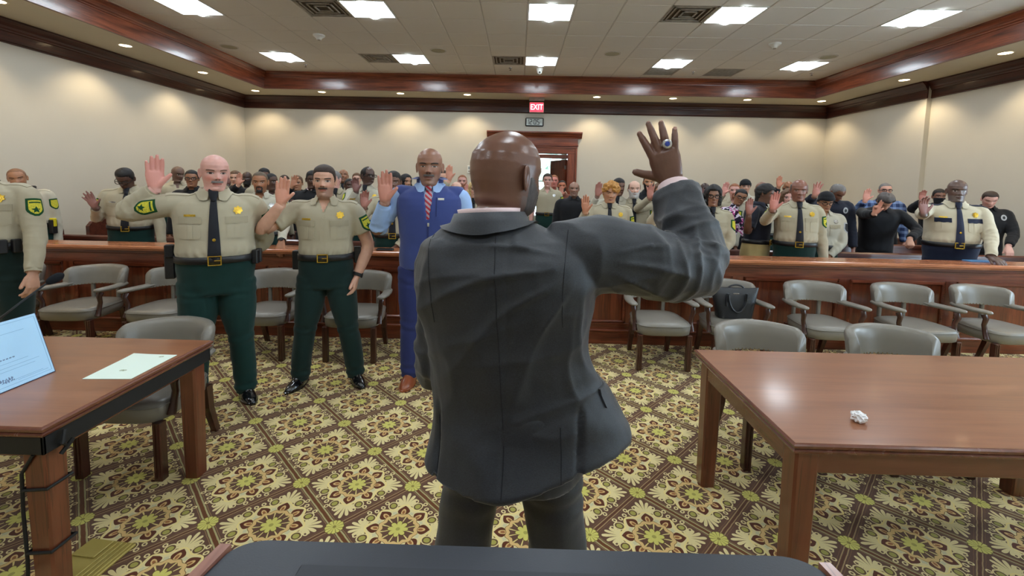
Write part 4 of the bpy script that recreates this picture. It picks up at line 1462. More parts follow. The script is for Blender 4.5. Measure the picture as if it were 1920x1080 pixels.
class Person:
    def __init__(s, label, top, Y, **k):
        s.k = k
        g = k.get
        if Y > 4.9 and not (930 < top[0] < 1100) and not g('keepY'):
            Y = min((5.02, 6.12, 7.07, 8.02, 8.97), key=lambda q: abs(q - Y)) + .05 * math.sin(top[0] * 1.7)
        s.lod = g('lod', 1)                        # 0 close, 1 middle, 2 far
        s.wf, s.bf, s.hs = g('wf', 1.1), g('belly', 0.), g('hs', 1.0)
        s.hh = .130 * s.hs
        s.sink = g('sink', .012)
        s.hx = g('hx', 0.)
        lean, side = math.radians(g('lean', 0)), math.radians(g('side', 0))
        hp, hy, hr = [math.radians(q) for q in g('head', (0, 0, 0))]   # pitch (down +), yaw (towards image right +), roll
        Tr = Matrix.Translation
        piv = Vector((0, 0, .53))
        s.Tt = Tr(piv) @ Matrix.Rotation(side, 4, 'Y') @ Matrix.Rotation(lean, 4, 'X') @ Tr(-piv)
        pv = Vector((0, .012, .885 - s.sink))
        s.Th = Tr(pv) @ Matrix.Rotation(hy, 4, 'Z') @ Matrix.Rotation(hr, 4, 'Y') @ Matrix.Rotation(hp, 4, 'X') @ Tr(-pv)
        P = onY(top[0], top[1], Y)
        s.yaw = math.radians(g('yaw')) if 'yaw' in k else math.atan2(-P.x, P.y) * g('face', .55)
        ht = s.Tt @ s.Th @ Vector((s.hx, HEADY, 1.0 - s.sink))
        s.H = P.z / max(ht.z, (s.Tt @ s.Th @ Vector((0, HEADY + .05, .985 - s.sink))).z)
        if 'Hmax' in k: s.H = min(s.H, k['Hmax'])
        Rz = Matrix.Rotation(s.yaw, 4, 'Z')
        off = Rz @ (ht * s.H)
        s.loc = Vector((P.x - off.x + g('dx', 0), P.y - off.y, 0))
        s.Winv = (Tr(s.loc) @ Rz).inverted()
        s.Y = Y
        s.root = thing('person', label, 'person', s.loc, s.yaw, g('group', 'people standing in the courtroom'))
        s.build()
    # rest (unit height) -> posed local metres
    def pose(s, P, w=None):
        P = np.asarray(P, float)
        z = P[:, 2]
        wt = sstep(.50, .62, z)[:, None]
        wh = sstep(.842 - s.sink * .8, .895 - s.sink, z)[:, None] if w is None or w == 't' else np.full((len(P), 1), float(w))
        Ph = np.c_[P, np.ones(len(P))]
        A = Ph @ np.array(s.Tt).T[:, :3]
        B = Ph @ np.array(s.Tt @ s.Th).T[:, :3]
        if w == 't': wh = np.zeros((len(P), 1))
        elif w is not None: wt = np.ones_like(wt)
        Q = P * (1 - wt) + A * wt
        return (Q * (1 - wh) + B * wh) * s.H
    def trunk(s, z, add=0., N=32, k=.0, scale=1.0):
        """posed-less ring of the trunk at height z"""
        a = 2 * PI * np.arange(N) / N
        a = a - k * np.sin(a)
        wf = 1 + (s.wf - 1) * float(np.interp(z, [.44, .55, .8, .83, .846], [.8, 1, 1, .6, .4]))
        rx = float(np.interp(z, ZT, RX)) * wf * scale + add
        bl = s.bf * float(np.interp(z, [.52, .58, .63, .70, .76], [.2, .8, 1, .6, 0]))
        bu = s.k.get('bust', 0) * float(np.interp(z, [.66, .70, .73, .77], [0, .8, 1, 0]))
        rf = float(np.interp(z, ZT, RF)) * (1 + (wf - 1) * .8) * scale + add + bl + bu
        rb = float(np.interp(z, ZT, RB)) * (1 + (wf - 1) * .6) * scale + add
        rx += bl * .45
        c, sn = np.cos(a), np.sin(a)
        e = .86
        cc = np.sign(c) * np.abs(c) ** e; ss = np.sign(sn) * np.abs(sn) ** e
        yc = float(np.interp(z, [.44, .84], [.008, YC0]))
        return np.stack([rx * ss + s.hx * float(sstep(.79, .846, z)), yc - np.where(c > 0, rf, rb) * cc, np.full(N, z)], 1)
    def headgrid(s, N, zs):
        a = 2 * PI * np.arange(N) / N
        a = a - .45 * np.sin(a)
        A, Z = np.meshgrid(a, zs)
        w = np.interp(Z, HT, HW); f = np.interp(Z, HT, HF); b = np.interp(Z, HT, HB); nr = np.interp(Z, HT, HN)
        fw = s.k.get('facew', 1.0)
        w = w * (1 + (fw - 1) * sstep(.75, .2, Z)) * (1 + (s.k.get('neckw', 1.0) - 1) * sstep(.12, -.05, Z))
        c, sn = np.cos(A), np.sin(A)
        cp = np.clip(c, 0, 1)
        x = w * sn * (1 - nr * cp ** 2)
        y = -np.where(c > 0, f, b) * c
        ax = np.abs(x)
        fr = cp ** .5
        tz = np.clip((.57 - Z) / (.57 - .365), 0, 1)
        sn_ = np.where(Z >= .365, tz ** 1.25, np.clip((Z - .312) / .053, 0, 1))
        d = .118 * s.k.get('nose', 1.) * sn_ * gs(x, .030 + .030 * tz)
        d += .03 * gs(ax - .062, .026) * gs(Z - .35, .032)
        d -= .050 * gs(ax - .150, .078) * gs(Z - .51, .05)
        d += .030 * gs(ax - .150, .052) * gs(Z - .50, .034)
        d += .022 * gs(Z - .592, .030) * gs(ax - .12, .12)
        d += .026 * gs(ax - .19, .085) * gs(Z - .37, .075) * fw
        d += .026 * gs(Z - .240, .022) * gs(x, .080)
        d += .030 * gs(Z - .185, .024) * gs(x, .068)
        d -= .020 * gs(Z - .212, .010) * gs(x, .095)
        d += .030 * gs(Z - .055, .05) * gs(x, .085)
        d -= .014 * gs(Z - .130, .022) * gs(x, .10)
        d -= .010 * gs(ax - (.105 + .25 * np.clip(.33 - Z, 0, .2)), .022) * sstep(.12, .2, Z) * sstep(.36, .30, Z)
        y = y - d * fr
        if s.k.get('neckroll'):
            bk = np.clip(-c, 0, 1) ** .7
            r = s.k['neckroll']
            y = y + bk * r * (.045 * gs(Z - .085, .055) - .035 * gs(Z - .005, .02) + .04 * gs(Z + .06, .04) - .022 * gs(Z - .175, .02) + .03 * gs(Z - .24, .04))
            x = x * (1 + .10 * r * gs(Z - .0, .14) * bk)
        return x, y, Z, A
    def hpt(s, x, y, z):
        """head coordinates -> unit-height rest"""
        return np.stack([np.asarray(x) * s.hh + s.hx, HEADY + np.asarray(y) * s.hh, 1 - s.hh - s.sink + np.asarray(z) * s.hh], -1)
    def ik(s, S_, Wt, side, pole):
        l1, l2 = .176 * s.H * s.k.get('arm', 1.), .150 * s.H * s.k.get('arm', 1.)
        d = Wt - S_; L = np.linalg.norm(d)
        mx = (l1 + l2) * .995
        if L > mx:
            l1 *= L / mx; l2 *= L / mx
        L = max(L, abs(l1 - l2) + .02)
        u = d / np.linalg.norm(d)
        a = (l1 * l1 - l2 * l2 + L * L) / (2 * L)
        h = math.sqrt(max(l1 * l1 - a * a, 0))
        p = pole - u * (pole @ u); p /= max(np.linalg.norm(p), 1e-6)
        return S_ + u * a + p * h, S_ + u * L
    def arms_setup(s):
        s.arms = {}
        for side, sg in (('R', -1), ('L', 1)):
            sp = s.k.get(side)
            rest = np.array([[sg * .105 * (1 + (s.wf - 1) * .9), .008, .797]])
            if isinstance(sp, dict) and 'shift' in sp: rest[0] += np.array(sp['shift'])
            S_ = s.pose(rest, 't')[0]
            pole = np.array([sg * .55, .25, -1.0])
            palm, fdir = np.array([-sg * -1.0, 0, 0]), np.array([0, -.15, -1.0])
            pose = 'relax'
            if sp is None: sp = 'hang'
            if sp == 'hang':
                Wt = S_ + np.array([sg * .045, -.03, -.322]) * s.H
                pole = np.array([sg * .3, 1, 0.]); palm = np.array([-sg, 0.2, 0])
                fdir = np.array([0, -.12, -1])
            elif sp == 'back':
                Wt = s.pose(np.array([[sg * .05, .11, .56]]), None)[0]
                pole = np.array([sg * 1.6, .25, -.1]); palm = np.array([0, 1, 0.]); fdir = np.array([-sg * 1., .1, -.4])
            elif sp == 'front':
                Wt = s.pose(np.array([[sg * .03, -.10 - s.bf, .53]]), None)[0]
                pole = np.array([sg * 1., .4, -.2]); palm = np.array([0, 1, 0.]); fdir = np.array([-sg * .5, -.1, -.8])
            elif sp == 'pocket':
                Wt = s.pose(np.array([[sg * .115 * s.wf, -.015, .50]]), None)[0]
                pole = np.array([sg * 1., .7, 0]); palm = np.array([-sg, 0, 0.]); fdir = np.array([-sg * .2, -.2, -1])
            else:
                w = onY(sp['w'][0], sp['w'][1], s.Y + sp.get('dy', -.22))
                w = s.Winv @ w
                Wt = np.array(w)
                pose = sp.get('pose', 'open')
                tl = math.radians(sp.get('tilt', 0)); tw = math.radians(sp.get('turn', 0)); fw = math.radians(sp.get('fwd', 0))
                M = Matrix.Rotation(tl, 3, 'Y') @ Matrix.Rotation(fw, 3, 'X') @ Matrix.Rotation(tw, 3, 'Z')
                fdir = np.array(M @ Vector((0, 0, 1))); palm = np.array(M @ Vector((0, -1, 0)))
                if sp.get('down'):
                    fdir = np.array(M @ Vector((0, -.5, -.86))); palm = np.array(M @ Vector((0, .86, -.5)))
                if 'fdir' in sp: fdir = np.array(sp['fdir'], float)
                if 'palm' in sp: palm = np.array(sp['palm'], float)
                pole = np.array(sp.get('pole', (sg * .55, .1, -1.0)), float)
            E_, W_ = s.ik(S_, Wt, side, pole)
            fdir = fdir / np.linalg.norm(fdir)
            palm = palm - fdir * (palm @ fdir); palm /= np.linalg.norm(palm)
            thumb = np.cross(palm, fdir) * (-1 if side == 'R' else 1) * -1
            # right hand: fingers +z, palm -y, thumb +x
            tx = np.cross(fdir, palm)
            thumb = tx if side == 'R' else -tx
            s.arms[side] = dict(S=S_, E=E_, W=W_, fdir=fdir, palm=palm, thumb=thumb, pose=pose, sg=sg, sp=sp)
    def armtube(s, side, radii, t0, t1, m, n, off0=None):
        """tube along the arm between fractions t0..t1 (0 shoulder, 1 elbow, 2 wrist)"""
        A = s.arms[side]
        S_, E_, W_ = A['S'], A['E'], A['W']
        inn = S_ - np.array([A['sg'] * .045, 0, .0]) * s.H
        dirn = np.array(s.Tt.to_3x3() @ Vector((A['sg'] * .05, 0, -.004))) * s.H
        inn = S_ - dirn
        P = [inn, S_ * .9 + inn * .1 , S_ + (E_ - S_) * .14, S_ * .62 + E_ * .38, S_ * .3 + E_ * .7, E_ * .92 + S_ * .08, E_ * .92 + W_ * .08, E_ * .7 + W_ * .3, E_ * .35 + W_ * .65, W_]
        tt = [-.3, 0, .14, .38, .7, .92, 1.08, 1.3, 1.65, 2.0]
        r = np.interp(tt, radii[0], radii[1]) * s.H
        Pd, rd = resample(P, r, 60)
        td = np.interp(np.linspace(0, 1, 60), np.r_[0, np.cumsum(np.linalg.norm(np.diff(np.array(P), axis=0), axis=1))] / np.sum(np.linalg.norm(np.diff(np.array(P), axis=0), axis=1)), tt)
        sel = np.linspace(0, 59, 60)
        q = np.linspace(np.interp(t0, td, sel), np.interp(t1, td, sel), m)
        Pp = np.stack([np.interp(q, sel, Pd[:, c]) for c in range(3)], 1)
        rr = np.interp(q, sel, rd)
        return tube_np(Pp, rr, n, (0, 1, .01))
    def build(s):
        k, H, lod, hh = s.k, s.H, s.lod, s.hh
        g = k.get
        s.arms_setup()
        N = (64, 44, 32)[lod]
        zs = np.concatenate([np.linspace(-.15, .05, (7, 5, 4)[lod]), np.linspace(.07, .68, (46, 30, 20)[lod]), np.linspace(.70, .97, (14, 9, 7)[lod]), [.985, .995, 1.0]])
        x, y, Z, A = s.headgrid(N, zs)
        s.hg = (x, y, Z, A)
        znk = 1 - s.hh - s.sink - .15 * s.hh - .004
        tr = [s.trunk(z, -.004 - .016 * float(sstep(.64, .58, z)), N, .45) for z in (.515, .53, .56, .60, .66, .72, .77, .80, .815, .825, .835, .843) if z < znk]
        tr = np.array(tr)
        hp = s.hpt(x, y, Z)
        R = np.concatenate([tr, hp])
        R = s.pose(R.reshape(-1, 3)).reshape(R.shape)
        s.headpos = R[len(tr):]
        hc = np.concatenate([np.full(tr.shape, 9.), np.stack([x, y, Z], -1)]).reshape(-1, 3)
        V, F = loft(R)
        hc = np.concatenate([hc, [[9, 9, 9], hc[-1]]])
        b = NB(); b.add(V, F, hc)
        # ears
        ne = (22, 14, 10)[lod]
        for sg in (-1, 1):
            u = np.linspace(0, PI, ne // 2 + 1); v = 2 * PI * np.arange(ne) / ne
            U, W_ = np.meshgrid(u, v, indexing='ij')
            e = np.stack([np.sin(U) * np.cos(W_) * .030, np.sin(U) * np.sin(W_) * .075, np.cos(U) * .135 * (1 + .0 * U)], -1)
            e[..., 1] *= 1 + .25 * np.cos(U)
            out = np.clip(np.cos(W_), 0, 1) * np.sin(U)
            e[..., 0] -= .034 * out * (1 - np.clip(np.hypot(e[..., 1] / .06, e[..., 2] / .11), 0, 1) ** 2)
            ca, sa = math.cos(.45), math.sin(.45)
            ex, ey = e[..., 0] * ca - e[..., 1] * sa * -1, -e[..., 0] * sa * 0 + e[..., 1] * ca
            ex = e[..., 0] * ca + e[..., 1] * sa
            P = s.hpt(sg * (.345 * g('facew', 1.) ** .3 + ex), .055 + ey, .475 + e[..., 2] + .0)
            P = s.pose(P.reshape(-1, 3), 1).reshape(P.shape)
            V, F = loft(P if sg > 0 else P[:, ::-1], False, False)
            b.add(V, F, np.full((len(V), 3), 4.))
        # arms and hands
        fat = g('armw', 1.0)
        hl = .1085 * H * g('hand', 1.0)
        for side in 'RL':
            R_ = s.armtube(side, ([-.3, 0, .38, .92, 1.3, 2.0], np.array([.024, .029, .029, .024, .0245, .0165]) * fat), -.2, 2.0, (16, 12, 8)[lod], (16, 12, 10)[lod])
            V, F = loft(R_)
            b.add(V, F)
            ar = s.arms[side]
            if g('hide_' + side): continue
            hv, hq, pf = hand(ar['pose'], (.017, .030, .042)[lod] if not g('finehand') else .0125)
            M = np.stack([ar['thumb'], -ar['palm'], ar['fdir']])
            hv2 = hv * np.array([1 if side == 'R' else 1, 1, 1])
            V = hv2 @ (M * hl) + ar['W']
            Q = hq[:, ::-1] if side == 'L' else hq
            b.add(V, Q.tolist(), None, pf)
            ar['hl'] = hl; ar['M'] = M
        # legs
        st = g('stance', .055)
        s.legs = {}
        for sg in (-1, 1):
            P = np.array([[sg * g('legx', .048 * s.wf), .0, .50], [sg * max(.05 + st * .2, g('legx', 0)), -.004, .38], [sg * (.045 + st * .45), -.004, .27], [sg * (.03 + st * .8), .010, .14], [sg * (.02 + st), .016, .035]])
            s.legs[sg] = P
            Pp, rr = resample(P * H, np.array([.038, .034, .029, .026, .020]) * H, 7)
            V, F = loft(tube_np(Pp, rr, 10, (0, 1, 0)))
            b.add(V, F)
        V, F, at = b.arr()
        sk = g('skin')
        s.body = finish('body', V, F, sk, s.root, at)
        s.dress()
        s.hairdo()
        if g('glasses'): s.make_glasses()
        if g('mask'): s.face_mask(C_BLACK)
        if g('watch'): s.watch(g('watch'))
    # ---------------------------------------------------------------- clothes
    def folds(s, V, Nn, amp, sleeves=True):
        d = amp * (vnoise(V, 7.5, 3) * .7 + vnoise(V, 17, 5) * .35)
        rid = 1 - np.abs(vnoise(V * np.array([1, 1, .55]), 11, 9))
        d += amp * .8 * (rid ** 3 - .3)
        if sleeves:
            for side in 'RL':
                A = s.arms[side]
                for p0, p1, base in ((A['S'], A['E'], 0), (A['E'], A['W'], 1)):
                    u = p1 - p0; L = np.linalg.norm(u); u = u / L
                    t = (V - p0) @ u
                    dist = np.linalg.norm(V - p0 - t[:, None] * u, axis=1)
                    near = sstep(.075 * s.H, .045 * s.H, dist) * sstep(-.02, .04, t) * sstep(L + .02, L - .04, t)
                    if base == 0: near = near * sstep(.05 * s.H, .11 * s.H, t)
                    de = (L - t) if base == 0 else t
                    bend = 1 - max(0, float((A['E'] - A['S']) @ (A['W'] - A['E'])) / (np.linalg.norm(A['E'] - A['S']) * np.linalg.norm(A['W'] - A['E'])))
                    ins = (A['S'] + A['W']) / 2 - A['E']; ins = ins / max(np.linalg.norm(ins), 1e-6)
                    rad = (V - p0 - t[:, None] * u); rad /= np.maximum(dist, 1e-6)[:, None]
                    inside = .55 + .45 * (rad @ ins)
                    ph = de / (.030 * s.H) * 2 * PI + vnoise(V, 9, 4) * 2.2 + (rad @ np.cross(u, ins)) * 1.4
                    rdg = (1 - np.abs(np.sin(ph * .5 + vnoise(V, 14, 12)))) ** 1.6 - .32
                    d += near * inside * (.7 + .9 * bend) * amp * 1.5 * rdg * np.exp(-(de / (.085 * s.H)) ** 2)
                    r2 = (1 - np.abs(vnoise(V, 13, 31))) ** 3 - .35
                    d += near * amp * .9 * r2
        return V + Nn * d[:, None]
    def garment(s, name, m, z0, z1, add, sleeve=None, srad=None, vox=None, amp=.003, flare=0., it=3, blouse=0., extra=None, splitfront=0.):
        H, lod = s.H, s.lod
        vox = vox or (.0085, .013, .019)[lod]
        b = NB()
        N = 40
        zs = np.linspace(z0, z1, 14)
        R = []
        for z in zs:
            fl = flare * max(0, (.58 - z) / .15)
            ad = add + fl + blouse * math.exp(-((z - .622) / .022) ** 2) * .6
            r = s.trunk(z, ad * float(np.interp(z, [.80, .84], [1, .35])), N, .2)
            R.append(r)
        R = s.pose(np.array(R).reshape(-1, 3), 't').reshape(len(zs), N, 3)
        b.add(*loft(R))
        if sleeve:
            for side in 'RL':
                t1 = sleeve if not isinstance(sleeve, dict) else sleeve[side]
                if t1 is None: continue
                rr = np.array(srad[1]) * s.k.get('armw', 1.0)
                if side == 'R': rr = rr * s.k.get('slv', 1.)
                b.add(*loft(s.armtube(side, (srad[0], rr), -.3, t1, 22, 20)))
        V, F, _ = b.arr()
        V, Q = remesh(V, F, vox, it, .5)
        Nn = vnormals(V, Q)
        V = s.folds(V, Nn, amp * H / 1.8, bool(sleeve))
        if blouse:
            th_ = np.arctan2(V[:, 0], -V[:, 1])
            zz = V[:, 2] / H
            V = V + Nn * (.0035 * np.sin(th_ * 22 + vnoise(V, 12, 2) * 3) * sstep(.66, .60, zz))[:, None]
        if extra is not None: V = extra(s, V, Nn)
        V = lap(V, Q, 1, .3)
        o = finish(name, V, Q, m, s.root)
        return o, BVHTree.FromPolygons(V.tolist(), Q.tolist())
    def cast(s, bvh, P, d, off, back=.35):
        P = Vector(P); d = Vector(d).normalized()
        h = bvh.ray_cast(P - d * back, d, back + .4)
        if h[0] is None: return None
        n = h[1]
        if n.dot(d) > 0: n = -n
        return h[0] + (n * .5 - d * .5) * off
    def decal(s, bvh, C, d, up, pts, faces, m, name, th_=.003, parent=None, lift=.0):
        """2-D shape (metres) pressed on to the garment around C looking along d"""
        d = Vector(d).normalized(); up = Vector(up); up = (up - d * up.dot(d)).normalized()
        rt = d.cross(up).normalized()
        C = Vector(C)
        c0 = bvh.ray_cast(C - d * .35, d, .8)
        if c0[0] is None: return None
        base = c0[0]
        fl = []
        for u, v in pts:
            P = C + rt * u + up * v
            h = bvh.ray_cast(P - d * .35, d, .8)
            q = h[0] if h[0] is not None and abs((h[0] - base).dot(d)) < .06 else (P + d * (base - P).dot(d))
            fl.append(q)
        V = [p - d * (-.004) for p in fl] + [p - d * (th_ + lift) for p in fl]
        n = len(pts)
        F = [tuple(f) for f in faces]
        F2 = [tuple(i + n for i in f) for f in F] + [tuple(reversed(f)) for f in F]
        ed = {}
        for f in F:
            for a, b_ in zip(f, f[1:] + f[:1]): ed[(a, b_)] = 1
        for (a, b_) in ed:
            if (b_, a) not in ed: F2.append((a, b_, b_ + n, a + n))
        return mk(name, V, F2, m, parent or s.root, True, 35, True)
    @staticmethod
    def gridshape(w, h, nu, nv, fn=None):
        pts = []; F = []
        for j in range(nv + 1):
            for i in range(nu + 1):
                u, v = -1 + 2 * i / nu, -1 + 2 * j / nv
                if fn: u, v = fn(u, v)
                pts.append((u * w / 2, v * h / 2))
        for j in range(nv):
            for i in range(nu):
                a = j * (nu + 1) + i
                F.append((a, a + 1, a + nu + 2, a + nu + 1))
        return pts, F
    @staticmethod
    def fanshape(P):
        n = len(P)
        return [(0, 0)] + P, [(0, 1 + i, 1 + (i + 1) % n) for i in range(n)]
    @staticmethod
    def star(r, r2, n):
        return [((r if i % 2 == 0 else r2) * math.sin(PI * i / n), (r if i % 2 == 0 else r2) * math.cos(PI * i / n)) for i in range(2 * n)]
    def tpt(s, x, z, y=0.):
        return s.pose(np.array([[x, y, z]]), 't')[0]
    def fdir(s): return np.array(s.Tt.to_3x3() @ Vector((0, 1, 0)))
    def updir(s): return np.array(s.Tt.to_3x3() @ Vector((0, 0, 1)))
    def collar(s, bvh, m, name='collar', h=.026, gap=20, stand=0., pts=True, rk=1.0, open_=0., ow=1.0):
        n = 33 if s.lod < 2 else 21
        rows = []
        nw = s.k.get('neckw', 1.0) * s.hs
        for i in range(n):
            th_ = math.radians(gap + (360 - 2 * gap) * i / (n - 1))
            f = math.cos(th_)
            sx = math.sin(th_)
            cx = .0325 * nw * rk; cyf = .030 * nw * rk; cyb = .043 * nw * rk
            yc = .004
            zt = .8545 + .010 * (1 - f) / 2 + stand
            def pt(ad, z):
                return [(cx + ad) * sx + s.hx, yc - ((cyf if f > 0 else cyb) + ad) * f, z]
            near = math.exp(-((min(th_, 2 * PI - th_) - math.radians(gap + 16)) / .34) ** 2)
            dz = h + (.018 * near if pts else 0)
            rows.append([pt(.001, zt - .02), pt(.0015, zt), pt(.006, zt + .0015), pt(.012 * ow + open_, zt - h * .45), pt((.018 + .012 * near) * ow + open_ * 2, zt - dz)])
        R = np.array(rows)                        # n x 5 x 3
        P = s.pose(R.reshape(-1, 3), 't').reshape(R.shape)
        for i in range(n):
            for j in (3, 4):
                h_ = bvh.find_nearest(Vector(P[i, j]))
                if h_[0] is not None and j == 4:
                    d = Vector(P[i, j]) - h_[0]
                    if d.dot(h_[1]) < .006 or (h_[0] - Vector(P[i, j])).length < .05:
                        P[i, j] = np.array(h_[0] + h_[1] * .013) * .8 + P[i, j] * .2
        V = P.reshape(-1, 3); F = []
        for i in range(n - 1):
            for j in range(4):
                a = i * 5 + j
                F.append((a, a + 1, a + 6, a + 5))
        o = finish(name, V, F, m, s.root)
        return o
    def tie(s, bvh, m, ztop=.838, zbot=.585, w0=.017, w1=.043, pin=None):
        H = s.H
        fd = Vector(s.fdir()); rt = Vector(s.Tt.to_3x3() @ Vector((1, 0, 0)))
        pts = []
        n = 18
        for i in range(n):
            z = ztop - .012 + (zbot - ztop + .012) * i / (n - 1)
            q = s.cast(bvh, s.tpt(0, z), fd, .008)
            pts.append(q)
        ok = [q for q in pts if q is not None]
        if len(ok) < 6: return
        pts = ok; n = len(pts)
        V = []; F = []
        yy = [p.dot(fd) for p in pts]
        for i in range(2, n):
            yy[i] = min(yy[i], yy[i - 1] + .004)
        for i, p in enumerate(pts):
            u = i / (n - 1)
            w_ = (w0 + (w1 - w0) * min(1, u / .88) ** .8) * H / 2
            if u > .93: w_ *= .55 if i < n - 1 else .05
            p = p + fd * (yy[i] - p.dot(fd) - .004)
            V += [p - rt * w_ + fd * .005, p - rt * w_ * .5, p - fd * .002, p + rt * w_ * .5, p + rt * w_ + fd * .005, p + fd * .010]
        for i in range(n - 1):
            for j in range(6):
                a, b = i * 6 + j, i * 6 + (j + 1) % 6
                F.append((a, b, b + 6, a + 6))
        F.append(tuple(range(6))[::-1]); F.append(tuple(range((n - 1) * 6, n * 6)))
        t = mk('tie', V, F, m, s.root, True, 50, True)
        # knot
        c = Vector(s.tpt(0, ztop + .006)); c = s.cast(bvh, c, fd, .004) or c
        top = Vector(s.tpt(0, .853)) - fd * (.034 * s.k.get('neckw', 1.) * s.hs * H)
        bot = pts[1] - fd * .010
        P = [tuple(top), tuple(top * .55 + bot * .45 - fd * .006), tuple(bot), tuple(bot - (top - bot).normalized() * .004)]
        MB().tube(P, [.017 * H, .015 * H, .009 * H, .004 * H], 10, True, .7).build('knot', m, t, smooth=True)
        if pin:
            i = int(n * pin)
            q = pts[i] + fd * (yy[i] - pts[i].dot(fd) - .008)
            M = Matrix.Translation(q) @ fd.to_track_quat('Z', 'Y').to_matrix().to_4x4()
            MB().lathe([(0, -.004), (.009, -.003), (.011, 0), (0, .002)], 14, M).build('tie_pin', M_GOLD if s.k.get('gold', True) else M_SILVER, t, smooth=True)
        return t
    def patch(s, bvh, side, green=True):
        A = s.arms[side]
        c = A['S'] + (A['E'] - A['S']) * s.k.get('patchat', .40)
        # look from outside and a little from the front
        u = (A['E'] - A['S']) / np.linalg.norm(A['E'] - A['S'])
        d = np.array([-A['sg'] * 1.0, .75, 0.])
        d = d - u * (d @ u)
        sc = s.H * .034
        def sh(u_, v_):
            w_ = 1.0 if v_ > -.2 else 1 - .75 * ((-.2 - v_) / .8) ** 2
            return u_ * w_ * (1 - .1 * max(0, v_)), v_ * 1.25
        p, f = s.gridshape(sc * 1.55, sc * 1.7, 6, 8, sh)
        q = s.decal(bvh, c, d, -u, p, f, M_PGREEN if green else M_PGREY, 'shoulder_patch', .0025)
        if q:
            p, f = s.gridshape(sc * 1.20, sc * 1.3, 6, 6, sh)
            s.decal(bvh, c, d, -u, p, f, M_PYEL if green else M_BLACK, 'patch_field', .004, q)
            if s.lod == 0:
                p, f = s.fanshape(s.star(sc * .42, sc * .2, 5))
                s.decal(bvh, c + u * sc * .35, d, -u, p, f, M_PGREEN, 'patch_star', .005, q)
                p, f = s.gridshape(sc * 1.0, sc * .16, 4, 1)
                s.decal(bvh, c - u * sc * .55, d, -u, p, f, M_PGREEN, 'patch_bar', .005, q)
    def uniform_trim(s, bvh, m, flapm=None, epm=None, badge='gold', plate=True, placket=True):
        H = s.H; fd = s.fdir(); up = s.updir()
        g = s.k.get
        wx = .058 * s.wf
        mfl = flapm or (C_FLAP if s.lod < 2 else m)
        for sg in (-1, 1):
            def fl(u, v):
                if v < 0: v = v * (1 + .35 * (abs(math.cos(u * PI)) if abs(u) < .99 else 0.6) - .25)
                return u, v
            if s.lod < 2:
                p, f = s.gridshape(.072 * H, .026 * H, 10, 3, fl)
                s.decal(bvh, s.tpt(sg * wx, .742), fd, up, p, f, mfl, 'pocket_flap', .0085)
                p, f = s.gridshape(.066 * H, .070 * H, 6, 6, lambda u, v: (u, v if v > -.8 or abs(u) < .75 else -.8))
                s.decal(bvh, s.tpt(sg * wx, .708), fd, up, p, f, m, 'pocket', .0040)
            if s.lod == 0:
                p, f = s.gridshape(.016 * H, .062 * H, 1, 6)
                s.decal(bvh, s.tpt(sg * wx, .705), fd, up, p, f, m, 'pocket_pleat', .0065)
                p, f = s.fanshape([(.0045 * math.cos(a * PI / 4), .0045 * math.sin(a * PI / 4)) for a in range(8)])
                s.decal(bvh, s.tpt(sg * wx, .736), fd, up, p, f, mfl, 'pocket_button', .011)
        if placket and s.lod < 2:
            p, f = s.gridshape(.020 * H, .185 * H, 1, 14)
            s.decal(bvh, s.tpt(0, .688), fd, up, p, f, m, 'placket', .003)
            if s.lod == 0 and not g('tie'):
                for z in (.765, .73, .695, .66, .63):
                    p, f = s.fanshape([(.005 * math.cos(a * PI / 4), .005 * math.sin(a * PI / 4)) for a in range(8)])
                    s.decal(bvh, s.tpt(0, z), fd, up, p, f, m, 'button', .006)
        if badge:
            mb = M_GOLD if badge == 'gold' else M_SILVER
            c = s.tpt(wx * 1.05, .778)
            r = .017 * H
            p, f = s.fanshape(s.star(r, r * .72, 7) if s.lod < 2 else s.star(r, r * .7, 5))
            q = s.decal(bvh, c, fd, up, p, f, mb, 'badge', .006)
            if q and s.lod < 2:
                p, f = s.fanshape([(r * .5 * math.cos(a * PI / 6), r * .5 * math.sin(a * PI / 6)) for a in range(12)])
                s.decal(bvh, c, fd, up, p, f, mb, 'badge_centre', .010, q)
        if plate and s.lod < 2:
            p, f = s.gridshape(.036 * H, .008 * H, 3, 1)
            s.decal(bvh, s.tpt(-wx, .760), fd, up, p, f, M_GOLD if badge == 'gold' else M_SILVER, 'name_plate', .004)
        # epaulettes
        if s.lod < 2:
            for sg in (-1, 1):
                cs = s.tpt(sg * .080 * s.wf, .83)
                p, f = s.gridshape(.075 * H * s.wf, .028 * H, 8, 3, lambda u, v: (u, v * (1 - .35 * max(0, -u * sg))))
                s.decal(bvh, cs, (0, .18, -1), (0, 1, 0.2), p, f, epm or m, 'epaulette', .006)
    def belt(s, m=None, z0=.580, z1=.607, add=.0185, name='belt', buckle=True, flapm=None):
        H = s.H
        N = 48
        R = []
        for z, ad in ((z0, add - .004), (z0 + .002, add), (z1 - .002, add), (z1, add - .004)):
            R.append(s.trunk(z, ad, N, .2))
        R = s.pose(np.array(R).reshape(-1, 3), None).reshape(4, N, 3)
        V, F = loft(R, False, False)
        o = finish(name, V, F, m or M_BELT, s.root)
        s.beltR = R
        if buckle:
            p = R[1][0] * .5 + R[2][0] * .5
            h = .018 * H / 1.0; w_ = .022 * H
            bx = MB()
            for (a, b_, c, d) in ((-w_, w_, h - .006, h), (-w_, w_, -h, -h + .006), (-w_, -w_ + .007, -h, h), (w_ - .007, w_, -h, h), (-.004, w_ * .8, -.003, .003)):
                bx.box(p[0] + a, p[0] + b_, p[1] - .008, p[1] + .004, p[2] + c, p[2] + d, .0015)
            bx.build('buckle', M_GOLD, o)
        return o
